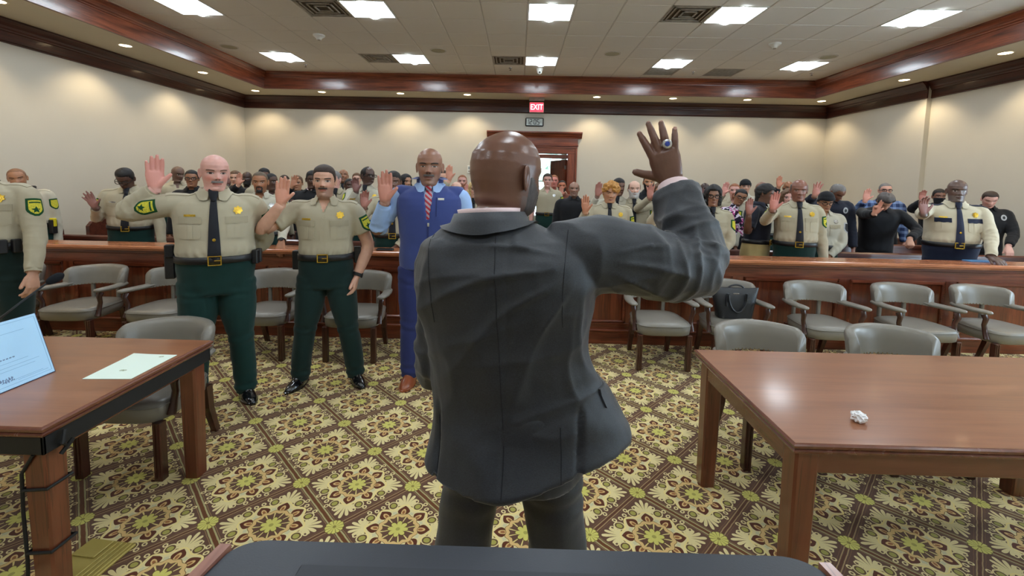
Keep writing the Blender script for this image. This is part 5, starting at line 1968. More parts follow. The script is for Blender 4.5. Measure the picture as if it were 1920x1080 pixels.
    def gear(s, ang, w_, h, d, m, name, dz=0., parent=None, b=.006):
        """a pouch / holster hung on the belt at an angle from the front (deg, + towards +x)"""
        N = 48
        a = math.radians(ang) % (2 * PI)
        aa = 2 * PI * np.arange(N) / N; aa = aa - .2 * np.sin(aa)
        i = int(np.argmin(np.abs(aa - a)))
        p = (s.beltR[1][i] + s.beltR[2][i]) / 2
        out = np.array([math.sin(a), -math.cos(a), 0])
        M = Matrix.Translation(Vector(p) + Vector((0, 0, dz))) @ Matrix.Rotation(a, 4, 'Z')
        return MB().box(-w_ / 2, w_ / 2, -d, .004, -h / 2, h / 2, b, M).build(name, m, parent or s.root, smooth=False)
    def trousers(s, m, top=.606, r=1.0, add=.013, amp=.004, thigh=1.0):
        H = s.H
        b = NB()
        N = 32
        zs = np.linspace(s.k.get('crotch', .455), top, 9)
        R = s.pose(np.array([s.trunk(z, add, N, .2) for z in zs]).reshape(-1, 3), None).reshape(len(zs), N, 3)
        b.add(*loft(R))
        fat = 1 + (s.wf - 1) * .7
        for sg in (-1, 1):
            P = s.legs[sg].copy(); P[-1, 2] = .028
            Pp, rr = resample(P * H, np.array([.060 * fat * thigh, .055 * fat * thigh, .046, .043, .040]) * H * r, 12)
            b.add(*loft(tube_np(Pp, rr, 20, (0, 1, 0))))
        V, F, _ = b.arr()
        V, Q = remesh(V, F, (.010, .022, .028)[s.lod], 3, .5)
        Nn = vnormals(V, Q)
        d = amp * (vnoise(V * np.array([1, 1, .5]), 9, 1) + .6 * vnoise(V, 20, 2))
        zz = V[:, 2] / H
        d += amp * 1.3 * np.sin(zz * 150 + vnoise(V, 8, 6) * 3) * (sstep(.14, .03, zz) + .6 * gs(zz - .27, .04) + .5 * gs(zz - .46, .03))
        V = V + Nn * d[:, None]
        return finish('trousers', V, Q, m, s.root)
    def shoes(s, m):
        H = s.H
        for sg in (-1, 1):
            x0 = s.legs[sg][-1][0] * H
            an = -sg * math.radians(s.k.get('toe', 12)) * -1
            R = []
            n = 26
            L = .150 * H
            for z, k_, tip in ((0, 1.0, 0), (.006, 1.03, 0), (.014, 1.03, 0), (.016, .97, 0), (.03, .95, .02), (.045, .86, .10), (.058, .70, .30), (.072, .52, .50), (.085, .42, .58)):
                ring = []
                for i in range(n):
                    a = 2 * PI * i / n
                    y = -math.cos(a); xx = math.sin(a)
                    wv = (.030 if y < 0.2 else .026) * H
                    fy = y * L / 2 * k_
                    if y < 0: fy = fy * (1 - tip)
                    ring.append((xx * wv * k_ * (1 - .12 * max(0, y)), fy - .022 * H, z * H / 1.8 * 1.05))
                R.append(ring)
            R = np.array(R)
            c, s_ = math.cos(an), math.sin(an)
            xx = R[..., 0] * c - R[..., 1] * s_ + x0; yy = R[..., 0] * s_ + R[..., 1] * c + .012 * H
            R = np.stack([xx, yy, R[..., 2]], -1)
            V, F = loft(R)
            mk('shoe', V, F, m, s.root, True, 50)
    def dress(s):
        g = s.k.get
        o = g('outfit', 'uniform')
        LONG = ([-.3, 0, .14, .38, .92, 1.08, 1.5, 2.0], [.030, .0355, .037, .036, .0315, .0315, .0285, .0225])
        JACK = ([-.3, 0, .14, .38, .92, 1.08, 1.5, 2.0], [.033, .040, .0425, .041, .037, .037, .0335, .0285])
        if o == 'uniform':
            m = g('shirt', C_TAN)
            short = g('short')
            sl = {'R': .62, 'L': .62} if short else {'R': 1.93, 'L': 1.93}
            sr = LONG if not short else ([-.3, 0, .14, .38, .62, 2], [.030, .036, .038, .040, .043, .043])
            sh, bvh = s.garment('shirt', m, .582, .843, .008, sl, sr, blouse=.010, amp=g('amp', .0035), extra=None if g('tie', True) else open_neck)
            s.shirt, s.bvh = sh, bvh
            s.collar(bvh, m, gap=16 if g('tie', True) else 34)
            if g('tie', True): s.tie(bvh, g('tiem', C_TIE), pin=g('pin', .62 if s.lod < 2 else None), zbot=g('tiez', .585))
            s.uniform_trim(bvh, m, g('flapm'), g('epm'), g('badge', 'gold'))
            for sd in g('patches', 'RL'): s.patch(bvh, sd, g('green', True))
            tr = s.trousers(g('trouser', C_GREEN))
            if g('belt', True): s.belt()
            if not short and s.lod < 2:
                for sd in 'RL':
                    R_ = s.armtube(sd, (LONG[0], np.array(LONG[1]) * 1.06), 1.84, 1.97, 4, 20)
                    V, F = loft(R_, False, False)
                    finish('cuff', V, F, m, s.root)
        elif o == 'vest':
            sh, bvh0 = s.garment('shirt', C_SHIRTB, .56, .843, .006, {'R': 1.9, 'L': 1.9}, LONG, amp=.0045)
            s.collar(bvh0, C_SHIRTB, gap=15)
            t = s.tie(bvh0, g('tiem'), zbot=.69, w0=.020, w1=.044)
            ve, bvh = s.garment('vest', C_VEST, .50, .838, .016, {'R': .0, 'L': .0}, ([-.3, 0, .14, 2.], [.033, .0365, .038, .038]), amp=.004, it=3, vox=.008, extra=vest_cut)
            s.collar(bvh, C_VEST, 'vest_collar', h=.004, gap=44, stand=.010, pts=False, rk=1.22)
            p, f = s.gridshape(.008 * s.H, .16 * s.H, 1, 12)
            z_ = s.decal(bvh, s.tpt(0, .60), s.fdir(), s.updir(), p, f, cloth('zip_tape', (40, 50, 100)), 'zipper', .003)
            p, f = s.gridshape(.008 * s.H, .014 * s.H, 1, 2)
            s.decal(bvh, s.tpt(.002, .685), s.fdir(), s.updir(), p, f, M_SILVER, 'zip_pull', .006, z_)
            p, f = s.gridshape(.024 * s.H, .008 * s.H, 3, 1)
            s.decal(bvh, s.tpt(.050, .786), s.fdir(), s.updir(), p, f, plain('vest_logo', (206, 204, 190), .8, .2, var=.25, scale=200), 'logo_label', .003)
            p, f = s.gridshape(.004 * s.H, .075 * s.H, 1, 5)
            s.decal(bvh, s.tpt(.032, .755), s.fdir(), s.updir(), p, f, cloth('zip_tape', (40, 50, 100)), 'chest_zip', .003)
            s.trousers(C_BLUET)
            R_ = s.armtube('R', (LONG[0], np.array(LONG[1]) * 1.08), 1.80, 1.95, 4, 20); V, F = loft(R_, False, False); finish('cuff', V, F, C_SHIRTB, s.root)
        elif o == 'suit':
            s.suit(JACK)
        else:                                  # jackets, polos, blouses: one loose top
            m = g('shirt', C_BLACK)
            sl = {'R': 1.93, 'L': 1.93}; sr = JACK
            if g('short'):
                sl = {'R': .75, 'L': .75}; sr = ([-.3, 0, .14, .38, .75, 2], [.030, .036, .038, .040, .041, .041])
            sh, bvh = s.garment('jacket' if o == 'jacket' else 'shirt', m, g('hem', .48), .843, .014 if o == 'jacket' else .008, sl, sr, amp=g('amp', .005), flare=.01 if o == 'jacket' else 0)
            s.shirt, s.bvh = sh, bvh
            if g('colm', m): s.collar(bvh, g('colm', m), gap=26, rk=1.12, h=.022)
            if g('tie'): s.tie(bvh, g('tiem', C_TIE), zbot=.70)
            if g('chestpatch'):
                p, f = s.fanshape([(.020 * s.H * math.cos(a * PI / 6), .022 * s.H * math.sin(a * PI / 6)) for a in range(12)])
                q = s.decal(bvh, s.tpt(.068 * s.wf, .775), s.fdir(), s.updir(), p, f, M_PGREY, 'chest_badge', .004)
                if q:
                    p, f = s.fanshape([(.009 * s.H * math.cos(a * PI / 6), .011 * s.H * math.sin(a * PI / 6)) for a in range(12)])
                    s.decal(bvh, s.tpt(.068 * s.wf, .775), s.fdir(), s.updir(), p, f, M_RADIO, 'badge_centre', .007, q)
            s.trousers(g('trouser', C_BLACK))
            if g('belt'): s.belt()
        s.shoes(g('shoe', M_SHOE))
    # ---------------------------------------------------------------- hair, beards, hats, glasses
    def shell(s, name, m, thick, rows=None, lump=0., lfreq=22., under=.012):
        """a mesh offset from the head surface where thick(a, z) > 0 (head units)"""
        x, y, Z, A = s.hg
        tk = thick(A, Z, x, y)
        P = s.headpos
        K, N = Z.shape
        F = loft(P, False, False)[1]
        V = P.reshape(-1, 3)
        Q = np.array(F)
        Nn = vnormals(V, Q)
        if np.mean(np.einsum('ij,ij->i', Nn, V - V.mean(0))) < 0: Nn = -Nn
        t = tk.reshape(-1)
        d = np.where(t > 0, t, -under)
        if lump: d = d + np.where(t > 0, 1, 0) * lump * vnoise(V, lfreq, 3)
        V2 = V + Nn * (d * s.hh * s.H)[:, None]
        keep = (t[Q] > 0).any(1)
        if not keep.any(): return None
        Q = Q[keep]
        u, inv = np.unique(Q, return_inverse=True)
        o = finish(name, V2[u], inv.reshape(-1, 4), m, s.root)
        return o
    def hairdo(s):
        g = s.k.get
        hs_ = g('hair'); hm = g('hairm')
        ang = lambda A: np.degrees(np.abs((A + PI) % (2 * PI) - PI))
        line = lambda a, fr=.80, nape=.10: np.interp(a, [0, 40, 58, 72, 84, 100, 118, 130, 180], [fr, fr - .01, fr - .06, .60, .44, .50, .34, nape + .04, nape])
        def mk_th(t0, fr=.80, nape=.10, top=0., flat=0.):
            def th_(A, Z, x, y):
                a = ang(A)
                m = Z - line(a, fr, nape)
                k_ = sstep(0, .10, m)
                th2 = t0 * (.25 + .75 * k_) + top * sstep(.72, .92, Z)
                return np.where(m > 0, th2, -1)
            return th_
        if hs_ == 'buzz': s.shell('hair', hm, mk_th(.012, g('hl', .80)))
        elif hs_ == 'short': s.shell('hair', hm, mk_th(.040, g('hl', .80), top=.02), lump=.008)
        elif hs_ == 'fade': s.shell('hair', hm, mk_th(.022, g('hl', .79), .2, top=.035), lump=.004)
        elif hs_ == 'recede': s.shell('hair', hm, mk_th(.022, 1.2, .10))
        elif hs_ == 'balding':
            def th_(A, Z, x, y):
                a = ang(A); lo = line(a, 2, .10)
                return np.where((Z > lo) & (Z < .78 - .0 * a) & (a > 70), .018, -1)
            s.shell('hair', hm, th_)
        elif hs_ == 'curly':
            s.shell('hair', hm, mk_th(.10, .76, .05, top=.05), lump=.05, lfreq=38)
        elif hs_ == 'curlfront':
            def th_(A, Z, x, y):
                a = ang(A)
                m = Z - line(a, .70, .10) + .10 * np.sin(A * 1.5 + .6) * (a < 60)
                return np.where(m > 0, .05 + .06 * sstep(.0, .15, m) * (a < 75), -1)
            s.shell('hair', hm, th_, lump=.075, lfreq=62)
        elif hs_ == 'bob':
            def th_(A, Z, x, y):
                a = ang(A)
                l = np.interp(a, [0, 35, 50, 62, 75, 180], [.80, .78, .62, .30, .02, -.05])
                return np.where(Z > l, .10 + .05 * sstep(60, 90, a) * sstep(.7, .2, Z), -1)
            s.shell('hair', hm, th_, lump=.03, lfreq=26)
        elif hs_ == 'long':
            def th_(A, Z, x, y):
                a = ang(A)
                l = np.interp(a, [0, 30, 48, 60, 75, 180], [.82, .80, .66, .30, .0, -.1])
                return np.where(Z > l, .06, -1)
            s.shell('hair', hm, th_, lump=.015)
            for sg in (-1, 1):
                P = [s.hpt(sg * .33, .08, .45), s.hpt(sg * .40, .02, .15), s.hpt(sg * .42, -.08, -.15), s.hpt(sg * .40, -.20, -.45), s.hpt(sg * .36, -.24, -.65)]
                Pp = s.pose(np.array(P), 1)
                Pq, rr = resample(Pp, np.array([.12, .15, .15, .12, .04]) * s.hh * s.H, 9)
                V, F = loft(tube_np(Pq, rr, 12, (0, 1, 0), [1.3] * 9))
                finish('hair_lock', V, F, hm, s.root)
        elif hs_ in ('bun', 'tied'):
            s.shell('hair', hm, mk_th(.03, .80, .05), lump=.006)
            c = s.pose(s.hpt(np.array([0. if hs_ == 'bun' else .1]), np.array([.10 if hs_ == 'bun' else .50]), np.array([1.02 if hs_ == 'bun' else .45])), 1)[0]
            bm_ = bmesh.new(); bmesh.ops.create_icosphere(bm_, subdivisions=3, radius=1)
            V = np.array([v.co for v in bm_.verts]); F = [tuple(v.index for v in f.verts) for f in bm_.faces]; bm_.free()
            r = (.30 if hs_ == 'bun' else .16) * s.hh * s.H
            V = V * r * np.array([1, .9, .75]) * (1 + .10 * vnoise(V, 3.5, 2))[:, None] + c
            finish('hair_bun', V, F, hm, s.root)
        elif hs_ == 'braids':
            def th_(A, Z, x, y):
                a = ang(A); m = Z - line(a, .78, .0)
                return np.where(m > 0, .035 + .030 * np.abs(np.sin(A * 9 + Z * 9)), -1)
            s.shell('hair', hm, th_, lump=.02, lfreq=50)
        hat = g('hat')
        if hat in ('beanie', 'knit'):
            def th_(A, Z, x, y):
                a = ang(A); l = .64 - .22 * sstep(50, 130, a)
                m = Z - l
                return np.where(m > 0, .05 + .03 * (m < .13) + .06 * sstep(.6, 1, Z), -1)
            s.shell('beanie', g('hatm', C_BLACK), th_, lump=.006, lfreq=30)
        elif hat == 'cap':
            def th_(A, Z, x, y):
                a = ang(A); l = .72 - .12 * sstep(50, 130, a)
                return np.where(Z > l, .045 + .03 * sstep(.8, 1, Z), -1)
            c = s.shell('cap', g('hatm', C_BLACK), th_)
        bd = g('beard'); bmn = g('beardm', hm)
        if bd:
            def th_(A, Z, x, y):
                a = ang(A); axx = np.abs(x)
                mo = (x / .10) ** 2 + ((Z - .208) / .030) ** 2 > 1
                mus = (np.abs(Z - .268) < .026) & (axx < .135)
                if bd == 'mustache': m = mus
                elif bd == 'goatee': m = ((Z < .285) & (Z > -.02) & (axx < .135) & ((axx > .095) | (Z < .15) | (Z > .245)) & mo)
                else:
                    up_ = np.interp(a, [0, 25, 45, 62, 80], [.29, .28, .30, .40, .50])
                    m = (Z < up_) & (Z > -.10) & (a < 84) & mo & ~((axx < .17) & (Z > .29))
                return np.where(m & (a < 86), {'full': .035, 'goatee': .016, 'mustache': .016, 'trim': .010, 'big': .06}[bd], -1)
            s.shell('moustache' if bd == 'mustache' else 'beard', bmn, th_, lump=.004, lfreq=60, under=.006)
    def watch(s, side, m=None):
        R_ = s.armtube(side, ([0, 1.5, 2.05], np.array([.03, .0225, .0190]) * s.k.get('armw', 1.)), 1.90, 2.0, 4, 18)
        V, F = loft(R_, False, False)
        o = finish('watch_strap', V, F, m or M_BLACK, s.root)
        A = s.arms[side]
        c = R_[1:3].reshape(-1, 3).mean(0)
        d = -np.array(A['palm'])
        M = Matrix.Translation(Vector(c + d * .019 * s.H)) @ Vector(d).to_track_quat('Z', 'Y').to_matrix().to_4x4()
        MB().lathe([(0, -.006), (.020, -.006), (.021, .003), (.018, .006), (0, .006)], 16, M).build('watch_case', M_BLACK, o, smooth=True, angle=40)
    def face_mask(s, m):
        def th_(A, Z, x, y):
            a = np.degrees(np.abs((A + PI) % (2 * PI) - PI))
            return np.where((Z < .41) & (Z > -.05) & (a < 80), .045, -1)
        s.shell('face_mask', m, th_)
    def make_glasses(s):
        hh = s.hh
        b = MB()
        rr = .012 * hh * s.H if s.lod == 0 else .016 * hh * s.H
        for sg in (-1, 1):
            pts = []
            for i in range(17):
                a = 2 * PI * i / 16
                c, sn = math.cos(a), math.sin(a)
                px = sg * .155 + .105 * math.copysign(abs(c) ** .7, c); pz = .495 + .072 * math.copysign(abs(sn) ** .7, sn)
                pts.append(s.hpt(px, -.425 + .5 * max(0, abs(px) - .1) ** 1.5, pz))
            P = s.pose(np.array(pts), 1)
            b.tube([tuple(p) for p in P], rr, 6, False)
            P = s.pose(np.array([s.hpt(sg * .26, -.39, .51), s.hpt(sg * .335, -.25, .51), s.hpt(sg * .35, .02, .51), s.hpt(sg * .345, .10, .46)]), 1)
            b.tube([tuple(p) for p in P], rr, 6)
        P = s.pose(np.array([s.hpt(-.05, -.43, .51), s.hpt(0, -.455, .52), s.hpt(.05, -.43, .51)]), 1)
        b.tube([tuple(p) for p in P], rr, 6)
        b.build('glasses', M_FRAME, s.root, smooth=True)
    def hpose(s, x, y, z):
        return s.pose(np.array([s.hpt(x, y, z)]), 1)[0]
def open_neck(s, V, Nn):
    zz = V[:, 2] / s.H
    hw = np.interp(zz, [.785, .845], [0.0, .024]) * s.H
    f = np.array(s.Tt.to_3x3() @ Vector((0, 1, 0)))
    inn = (np.abs(V[:, 0] - s.hx * s.H) < hw) & (V[:, 1] < 0) & (zz > .785)
    V = V.copy()
    V[inn, 1] += .032
    return V
def vest_cut(s, V, Nn):
    # V-shaped opening at the throat
    zz = V[:, 2] / s.H
    hw = np.interp(zz, [.695, .80, .85], [0.0, .016, .030]) * s.H
    inn = (np.abs(V[:, 0]) < hw) & (V[:, 1] < 0) & (zz > .695)
    V = V.copy()
    V[inn, 1] += .034
    return V
def suit(s, JACK):
    """grey two-piece suit seen from behind"""
    g = s.k.get; H = s.H
    def _wool():
        t = T('grey_suit_wool', .55, .45)
        k = t.coords('Object')
        n = t.noise(k, 5, 3); n2 = t.noise(t.coords('Object', (1, 1, .22)), 900, 2, .7); n3 = t.noise(t.coords('Object', (.2, .2, 1)), 900, 2, .7)
        c = t.mix(n, (16, 17.5, 21), (22, 24, 28))
        c = t.mix(n2 * n3 * 1.4, c, (62, 67, 76))
        t.col(c); t.bump(n2 + n3, .25, .0012)
        t.b.inputs['Sheen Weight'].default_value = .22
        t.b.inputs['Sheen Roughness'].default_value = .4
        return t
    m = g('shirt') or mat('grey_suit_wool', _wool)
    M_SEAM = cloth('suit_seam', (26, 29, 34))
    def ex(s, V, Nn):
        V = V.copy()
        z = V[:, 2] / H
        if s.lod == 0:
            A = s.arms['R']
            # drag folds from the raised arm down across the back, and the hem that the arm lifts
            back = sstep(0, .06, V[:, 1])
            dx = (V[:, 0] - A['S'][0]); dz = V[:, 2] - A['S'][2]
            rr = np.hypot(dx, dz)
            phi = np.arctan2(dz, dx)
            fan = (1 - np.abs(np.sin(phi * 8.5 + vnoise(V, 3.5, 3) * 1.8))) ** 2.5 - .25
            d = .011 * fan * sstep(.05, .16, rr) * sstep(.60, .22, rr) * back * (dz < .03)
            d += .007 * ((1 - np.abs(vnoise(V * np.array([.7, .7, 1.9]) + V[:, [2, 2, 0]] * .35, 7, 83))) ** 4 - .3) * back * sstep(.84, .78, z)
            d += .006 * vnoise(V * np.array([.8, .8, 1.7]), 6, 29) * back * sstep(.80, .62, z)
            d += .002 * ((1 - np.abs(np.sin(V[:, 2] * 17 + V[:, 0] * 5 + vnoise(V, 4, 8) * 1.6))) ** 2 - .3) * sstep(.66, .60, z) * sstep(.50, .56, z) * back
            V = V + Nn * d[:, None]
            lift = sstep(.68, .50, z) * sstep(.02, -.20, V[:, 0])
            V[:, 0] -= .085 * lift
            V[:, 1] -= .05 * lift
            V[:, 2] += .070 * lift
            V[:, 2] -= .012 * sstep(.5, .44, z) * sstep(0, .12, V[:, 0])
            # centre seam and side vents pressed in
            V = V - Nn * (.0035 * gs(V[:, 0], .005) * back * sstep(.845, .82, z) * sstep(.50, .53, z))[:, None]
            for vx in (-.105, .105):
                V = V - Nn * (.014 * gs(V[:, 0] - vx * H * .9, .006) * back * sstep(.61, .57, z))[:, None]
        return V
    sl = {'R': g('sleeveR', 1.90), 'L': 1.95}
    sh, bvh = s.garment('jacket', m, g('hem', .505), .842, .013, sl, JACK, vox=.0062 if s.lod == 0 else None, amp=g('amp', .0085), flare=g('flare', .030), it=4, extra=ex)
    s.shirt, s.bvh = sh, bvh
    sc = g('collarm', C_PINK)
    # shirt collar and jacket collar
    if s.yaw:
        s.collar(bvh, sc, 'shirt_collar', h=.008, gap=12, pts=False, rk=.97, stand=-.001, ow=.4)
        s.collar(bvh, m, 'jacket_collar', h=.024, gap=30, pts=False, rk=1.09, stand=-.006, open_=.002, ow=.8)
    else:
        s.collar(bvh, m, 'jacket_collar', h=.03, gap=40, pts=True, rk=1.3, open_=.004)
        # shirt front, lapels, tie
        p, f = s.gridshape(.055 * H, .13 * H, 4, 8, lambda u, v: (u * (.12 + .44 * (v + 1)), v))
        s.decal(bvh, s.tpt(0, .775), s.fdir(), s.updir(), p, f, C_WHITE, 'shirt_front', .002)
        s.collar(bvh, C_WHITE, 'shirt_collar', h=.02, gap=16, rk=1.1)
        s.tie(bvh, C_TIE, zbot=.72)
    if s.lod == 0:
        fd = Vector((0, -1, 0))
        # seam threads down the back and round the right armhole
        def line(pts, name, d, r=.0009):
            q = []
            for p in pts:
                h = s.cast(bvh, p, d, .0004)
                if h is not None: q.append(tuple(h))
            if len(q) > 3: MB().tube(q, r, 5).build(name, M_SEAM, sh, smooth=True)
        line([s.tpt(0, z, .0) for z in np.linspace(.83, .512, 46)], 'back_seam', (0, -1, 0))
        A = s.arms['R']
        line([s.tpt(-.082 * s.wf + .010 * math.sin((.83 - z) * 14), z) for z in np.linspace(.832, .715, 22)], 'armhole_seam', (0, -1, 0))
        A = s.arms['L']
        line([s.tpt(.084 * s.wf - .006 * math.sin((.83 - z) * 14), z) for z in np.linspace(.83, .72, 22)], 'armhole_seam', (0, -1, 0))
        for vx in (-.072, .092):
            line([s.tpt(vx, z) for z in np.linspace(.585, .515, 14)], 'side_vent', (0, -1, 0), .0011)
        # pocket flap on his right side
        p, f = s.gridshape(.062 * H, .024 * H, 6, 3)
        s.decal(bvh, s.tpt(-.12, .605), (1, -.3, 0), (0, 0, 1), p, f, m, 'pocket_flap', .006)
        # sleeve buttons
        A = s.arms['R']
        u = (A['W'] - A['E']); u = u / np.linalg.norm(u)
        for i in range(3):
            c = A['W'] - u * (.035 + i * .022)
            p, f = s.fanshape([(.008 * math.cos(a * PI / 6), .008 * math.sin(a * PI / 6)) for a in range(12)])
            s.decal(bvh, c, (.85, -.5, 0), (0, 0, 1), p, f, M_BLACK, 'sleeve_button', .005)
        # shirt cuff
        for sd, a, b_ in (('R', 1.84, 2.02),):
            R_ = s.armtube(sd, ([0, 1.5, 2.05], [.036, .0262, .0243]), a, b_, 6, 28)
            V, F = loft(R_, False, False)
            finish('shirt_cuff', V, F, sc, s.root)
    s.trousers(g('trouser') or m, top=.60, r=1.0, add=.010, amp=.006, thigh=g('thigh', 1.))
Person.suit = suit
# ------------------------------------------------------------------ the people
DK1, DK2, DK3, BRN, LBR = (88, 62, 52), (112, 78, 62), (130, 90, 72), (158, 110, 82), (182, 134, 104)
WPK, WTN, WPL = (212, 160, 148), (206, 158, 134), (222, 178, 158)
H_BLK = hairm('black_hair', (26, 24, 25)); H_DBR = hairm('dark_brown_hair', (52, 38, 30)); H_BR = hairm('brown_hair', (96, 70, 50)); H_GRY = hairm('grey_hair', (112, 108, 106))
H_BLD = hairm('blonde_hair', (196, 164, 112)); H_CUR = hairm('honey_curls', (172, 124, 64), 90, 1.); H_WHT = hairm('white_beard', (186, 182, 180)); H_RED = hairm('reddish_hair', (136, 84, 56)); H_SALT = hairm('salt_pepper', (84, 78, 76))
def hnd(px, py, dy=-.22, pose='open', **k):
    return dict(w=(px, py), dy=dy, pose=pose, **k)

def _redtie():
    t = T('red_striped_tie', .5)
    x, y, z = t.xyz(t.coords('Object'))
    st = ((z * 26 + x * 22).f('FRACT'))
    c = t.mix(st < .42, (168, 34, 52), (188, 190, 204))
    c = t.mix(smoothband(st, .16, .24), c, (110, 20, 40))
    t.col(c); return t
M_REDTIE = mat('red_striped_tie', _redtie)
def _plaid():
    t = T('blue_plaid_shirt', .85, .2)
    x, y, z = t.xyz(t.coords('Object'))
    a = (x * 11).f('FRACT') < .45; b = (z * 11).f('FRACT') < .45
    c = t.mix(a, (44, 58, 96), (104, 128, 170)); c2 = t.mix(b, (40, 52, 88), (130, 150, 190))
    t.col(t.mix(.5, c, c2)); return t
M_PLAID = mat('blue_plaid_shirt', _plaid)
def _floral():
    t = T('floral_blouse', .85, .2)
    k = t.coords('Object')
    n = t.noise(k, 14, 1, .5, 1.2); n2 = t.noise(t.coords('Object', (1, 1, 1), (0, 0, 0), (3, 1, 2)), 16, 1, .5, 1.)
    c = t.mix(n > .5, (34, 30, 48), (216, 206, 222)); c = t.mix(n2 > .56, c, (196, 84, 150)); c = t.mix(n2 > .64, c, (236, 220, 236))
    t.col(c); return t
M_FLORAL = mat('floral_blouse', _floral)

P = Person
# --- in front of the bar
suitman = P('man in grey suit seen from behind, right hand raised with a ring', (949, 247), 1.22, lod=0, outfit='suit', yaw=174, hx=.018, dx=.012, side=3.5, slv=1.17, thigh=.72, crotch=.495, legx=.053, sink=.026, wf=1.09, hs=1.03, neckw=1.18, neckroll=.8, facew=1.08,
  skin=skin((112, 78, 64), stub=.45, stubc=(110, 102, 98), key='suit'), head=(9, -40, 0), beard='trim', beardm=H_SALT, finehand=True, hand=.98, armw=1.08,
  R=hnd(1262, 347, .13, 'spread', tilt=19, pole=(-1, .0, -.62)), L=hnd(880, 636, .26, 'relax', hide=1, pole=(.15, .9, -.6), shift=(-.030, -.030, -.004)), stance=.082)
bald = P('stocky bald officer with grey moustache, tan shirt and dark tie, nearest of the deputies', (402, 290), 3.14, lod=0, face=.9, wf=1.28, belly=.020, hs=1.06, neckw=1.22, facew=1.0, skin=skin(WPK, eye=.8, brow=(120, 90, 80), stub=.0, pink=.5, key='bald'),
  head=(3, 12, 0), beard='mustache', beardm=H_GRY, tie=True, R=hnd(290, 354, -.12, 'open', tilt=2, turn=8, pole=(-.5, .25, -1)), L='back', armw=1.18, stance=.065, toe=14, hand=1.13)
p2 = P('young officer in short sleeved tan shirt with goatee, left hand in pocket', (608, 311), 3.48, lod=0, wf=1.14, hs=1.02, skin=skin(WTN, brow=(50, 36, 30), stub=.5, stubc=(110, 84, 72), pink=.3, key='p2'), hair='fade', hairm=H_DBR, hl=.80,
  beard='mustache', beardm=H_DBR, short=True, tie=False, patches='L', R=hnd(527, 383, -.20, 'open', tilt=6, turn=10, pole=(-.75, .2, -1)), L='pocket', watch='L', stance=.10, trouser=cloth('deep_green_trouser_cloth', (18, 42, 40)), armw=1.12, toe=24, hand=1.05)
vestman = P('tall man in blue fleece vest, light blue shirt and red striped tie', (806, 278), 3.55, lod=0, outfit='vest', wf=1.22, hs=1.16, neckw=1.15, skin=skin((146, 104, 84), eye=.55, brow=(60, 46, 40), stub=.25, stubc=(120, 104, 98), key='vest'), 
  beard='mustache', beardm=H_SALT, tiem=M_REDTIE, R=hnd(722, 378, -.16, 'open', tilt=0, turn=4, pole=(-.45, .25, -1)), L='hang', shoe=M_SHOEB, armw=1.12, hand=1.12, stance=.06)
left = P('officer cut off by the left picture edge, tan shirt with gold star badge', (-50, 268), 3.25, lod=0, face=.35, hx=-.022, wf=1.14, belly=.014, hs=1.0, skin=skin(WTN, key='left'), hair='buzz', hairm=H_DBR, tie=False, R='hang', L=hnd(62, 512, -.04, 'relax', down=1, pole=(.5, .7, 0), palm=(-1, .3, 0), fdir=(0, -.1, -1)), trouser=C_DGREEN, armw=1.12)
# --- first row behind the bar
p5 = P('man with shaved head behind the officer at the left edge, radio on his shoulder', (27, 316), 5.05, lod=1, side=-8, wf=1.25, belly=.015, skin=skin((170, 122, 92), eye=.25, stub=.25, key='p5'), head=(10, 14, 0), hair='buzz', hairm=hairm('shaved_hair', (120, 86, 66)), hl=.86, shirt=C_TANL, tie=False, badge='silver', R='hang', L='hang', gear='taser')
P('young man in glasses looking down, black tie, hand raised beside the stocky bald officer', (229, 314), 5.0, lod=1, wf=1.18, belly=.01, lean=6, side=2, skin=skin(DK1, eye=.15, key='p6'), head=(26, -8, 0), hair='fade', hairm=H_BLK, glasses=True, tie=True, badge=None, pin=None,
  R=hnd(180, 390, -.16, 'spread', tilt=-24, turn=-6, pole=(-.35, .25, -1)), L='hang', Hmax=1.84)
P('older balding man in tan uniform shirt and black tie behind the bar, right hand up', (1500, 333), 4.98, keepY=1, lod=0, wf=1.10, belly=.02, hs=1.02, skin=skin((136, 90, 74), eye=.5, brow=(90, 70, 64), key='p7'), head=(4, -6, 0), tie=True, R=hnd(1449, 394, -.30, 'open', tilt=4, turn=12, pole=(-.6, .3, -1)), L='hang', Hmax=1.78, hair='balding', hairm=H_SALT)
P('broad man in tan shirt with navy epaulettes and pocket flaps leaning on the bar', (1797, 337), 4.98, lod=0, wf=1.25, belly=.03, hs=1.04, neckw=1.2, skin=skin((98, 76, 68), eye=.8, stub=.4, stubc=(120, 116, 116), key='p8'), head=(2, -4, 0), tie=True, tiem=cloth('navy_tie', (32, 38, 62), .6), flapm=C_NAVYT, epm=C_NAVYT,
  trouser=C_NAVYT, patches='', R=hnd(1732, 402, -.34, 'loose', tilt=-8, turn=20, pole=(-1.2, .2, -.8)), L=hnd(1858, 482, -.38, 'relax', down=1, pole=(.8, .5, 0), palm=(0, .4, -1), fdir=(.35, -.9, -.3)), shirt=cloth('warm_tan_uniform_cloth', (196, 187, 164)), armw=1.08)
P('woman with honey coloured curly fringe, tan uniform and black tie', (1147, 342), 5.02, lod=0, wf=1.16, belly=.01, bust=.014, hs=1.04, skin=skin(LBR, eye=.3, brow=(60, 40, 30), lip=(168, 110, 92), key='p10'), head=(8, 4, 3), hair='curlfront', hairm=H_CUR, tie=True, R=hnd(1098, 398, -.25, 'open', tilt=-4, pole=(-.5, .2, -1)), L='hang')
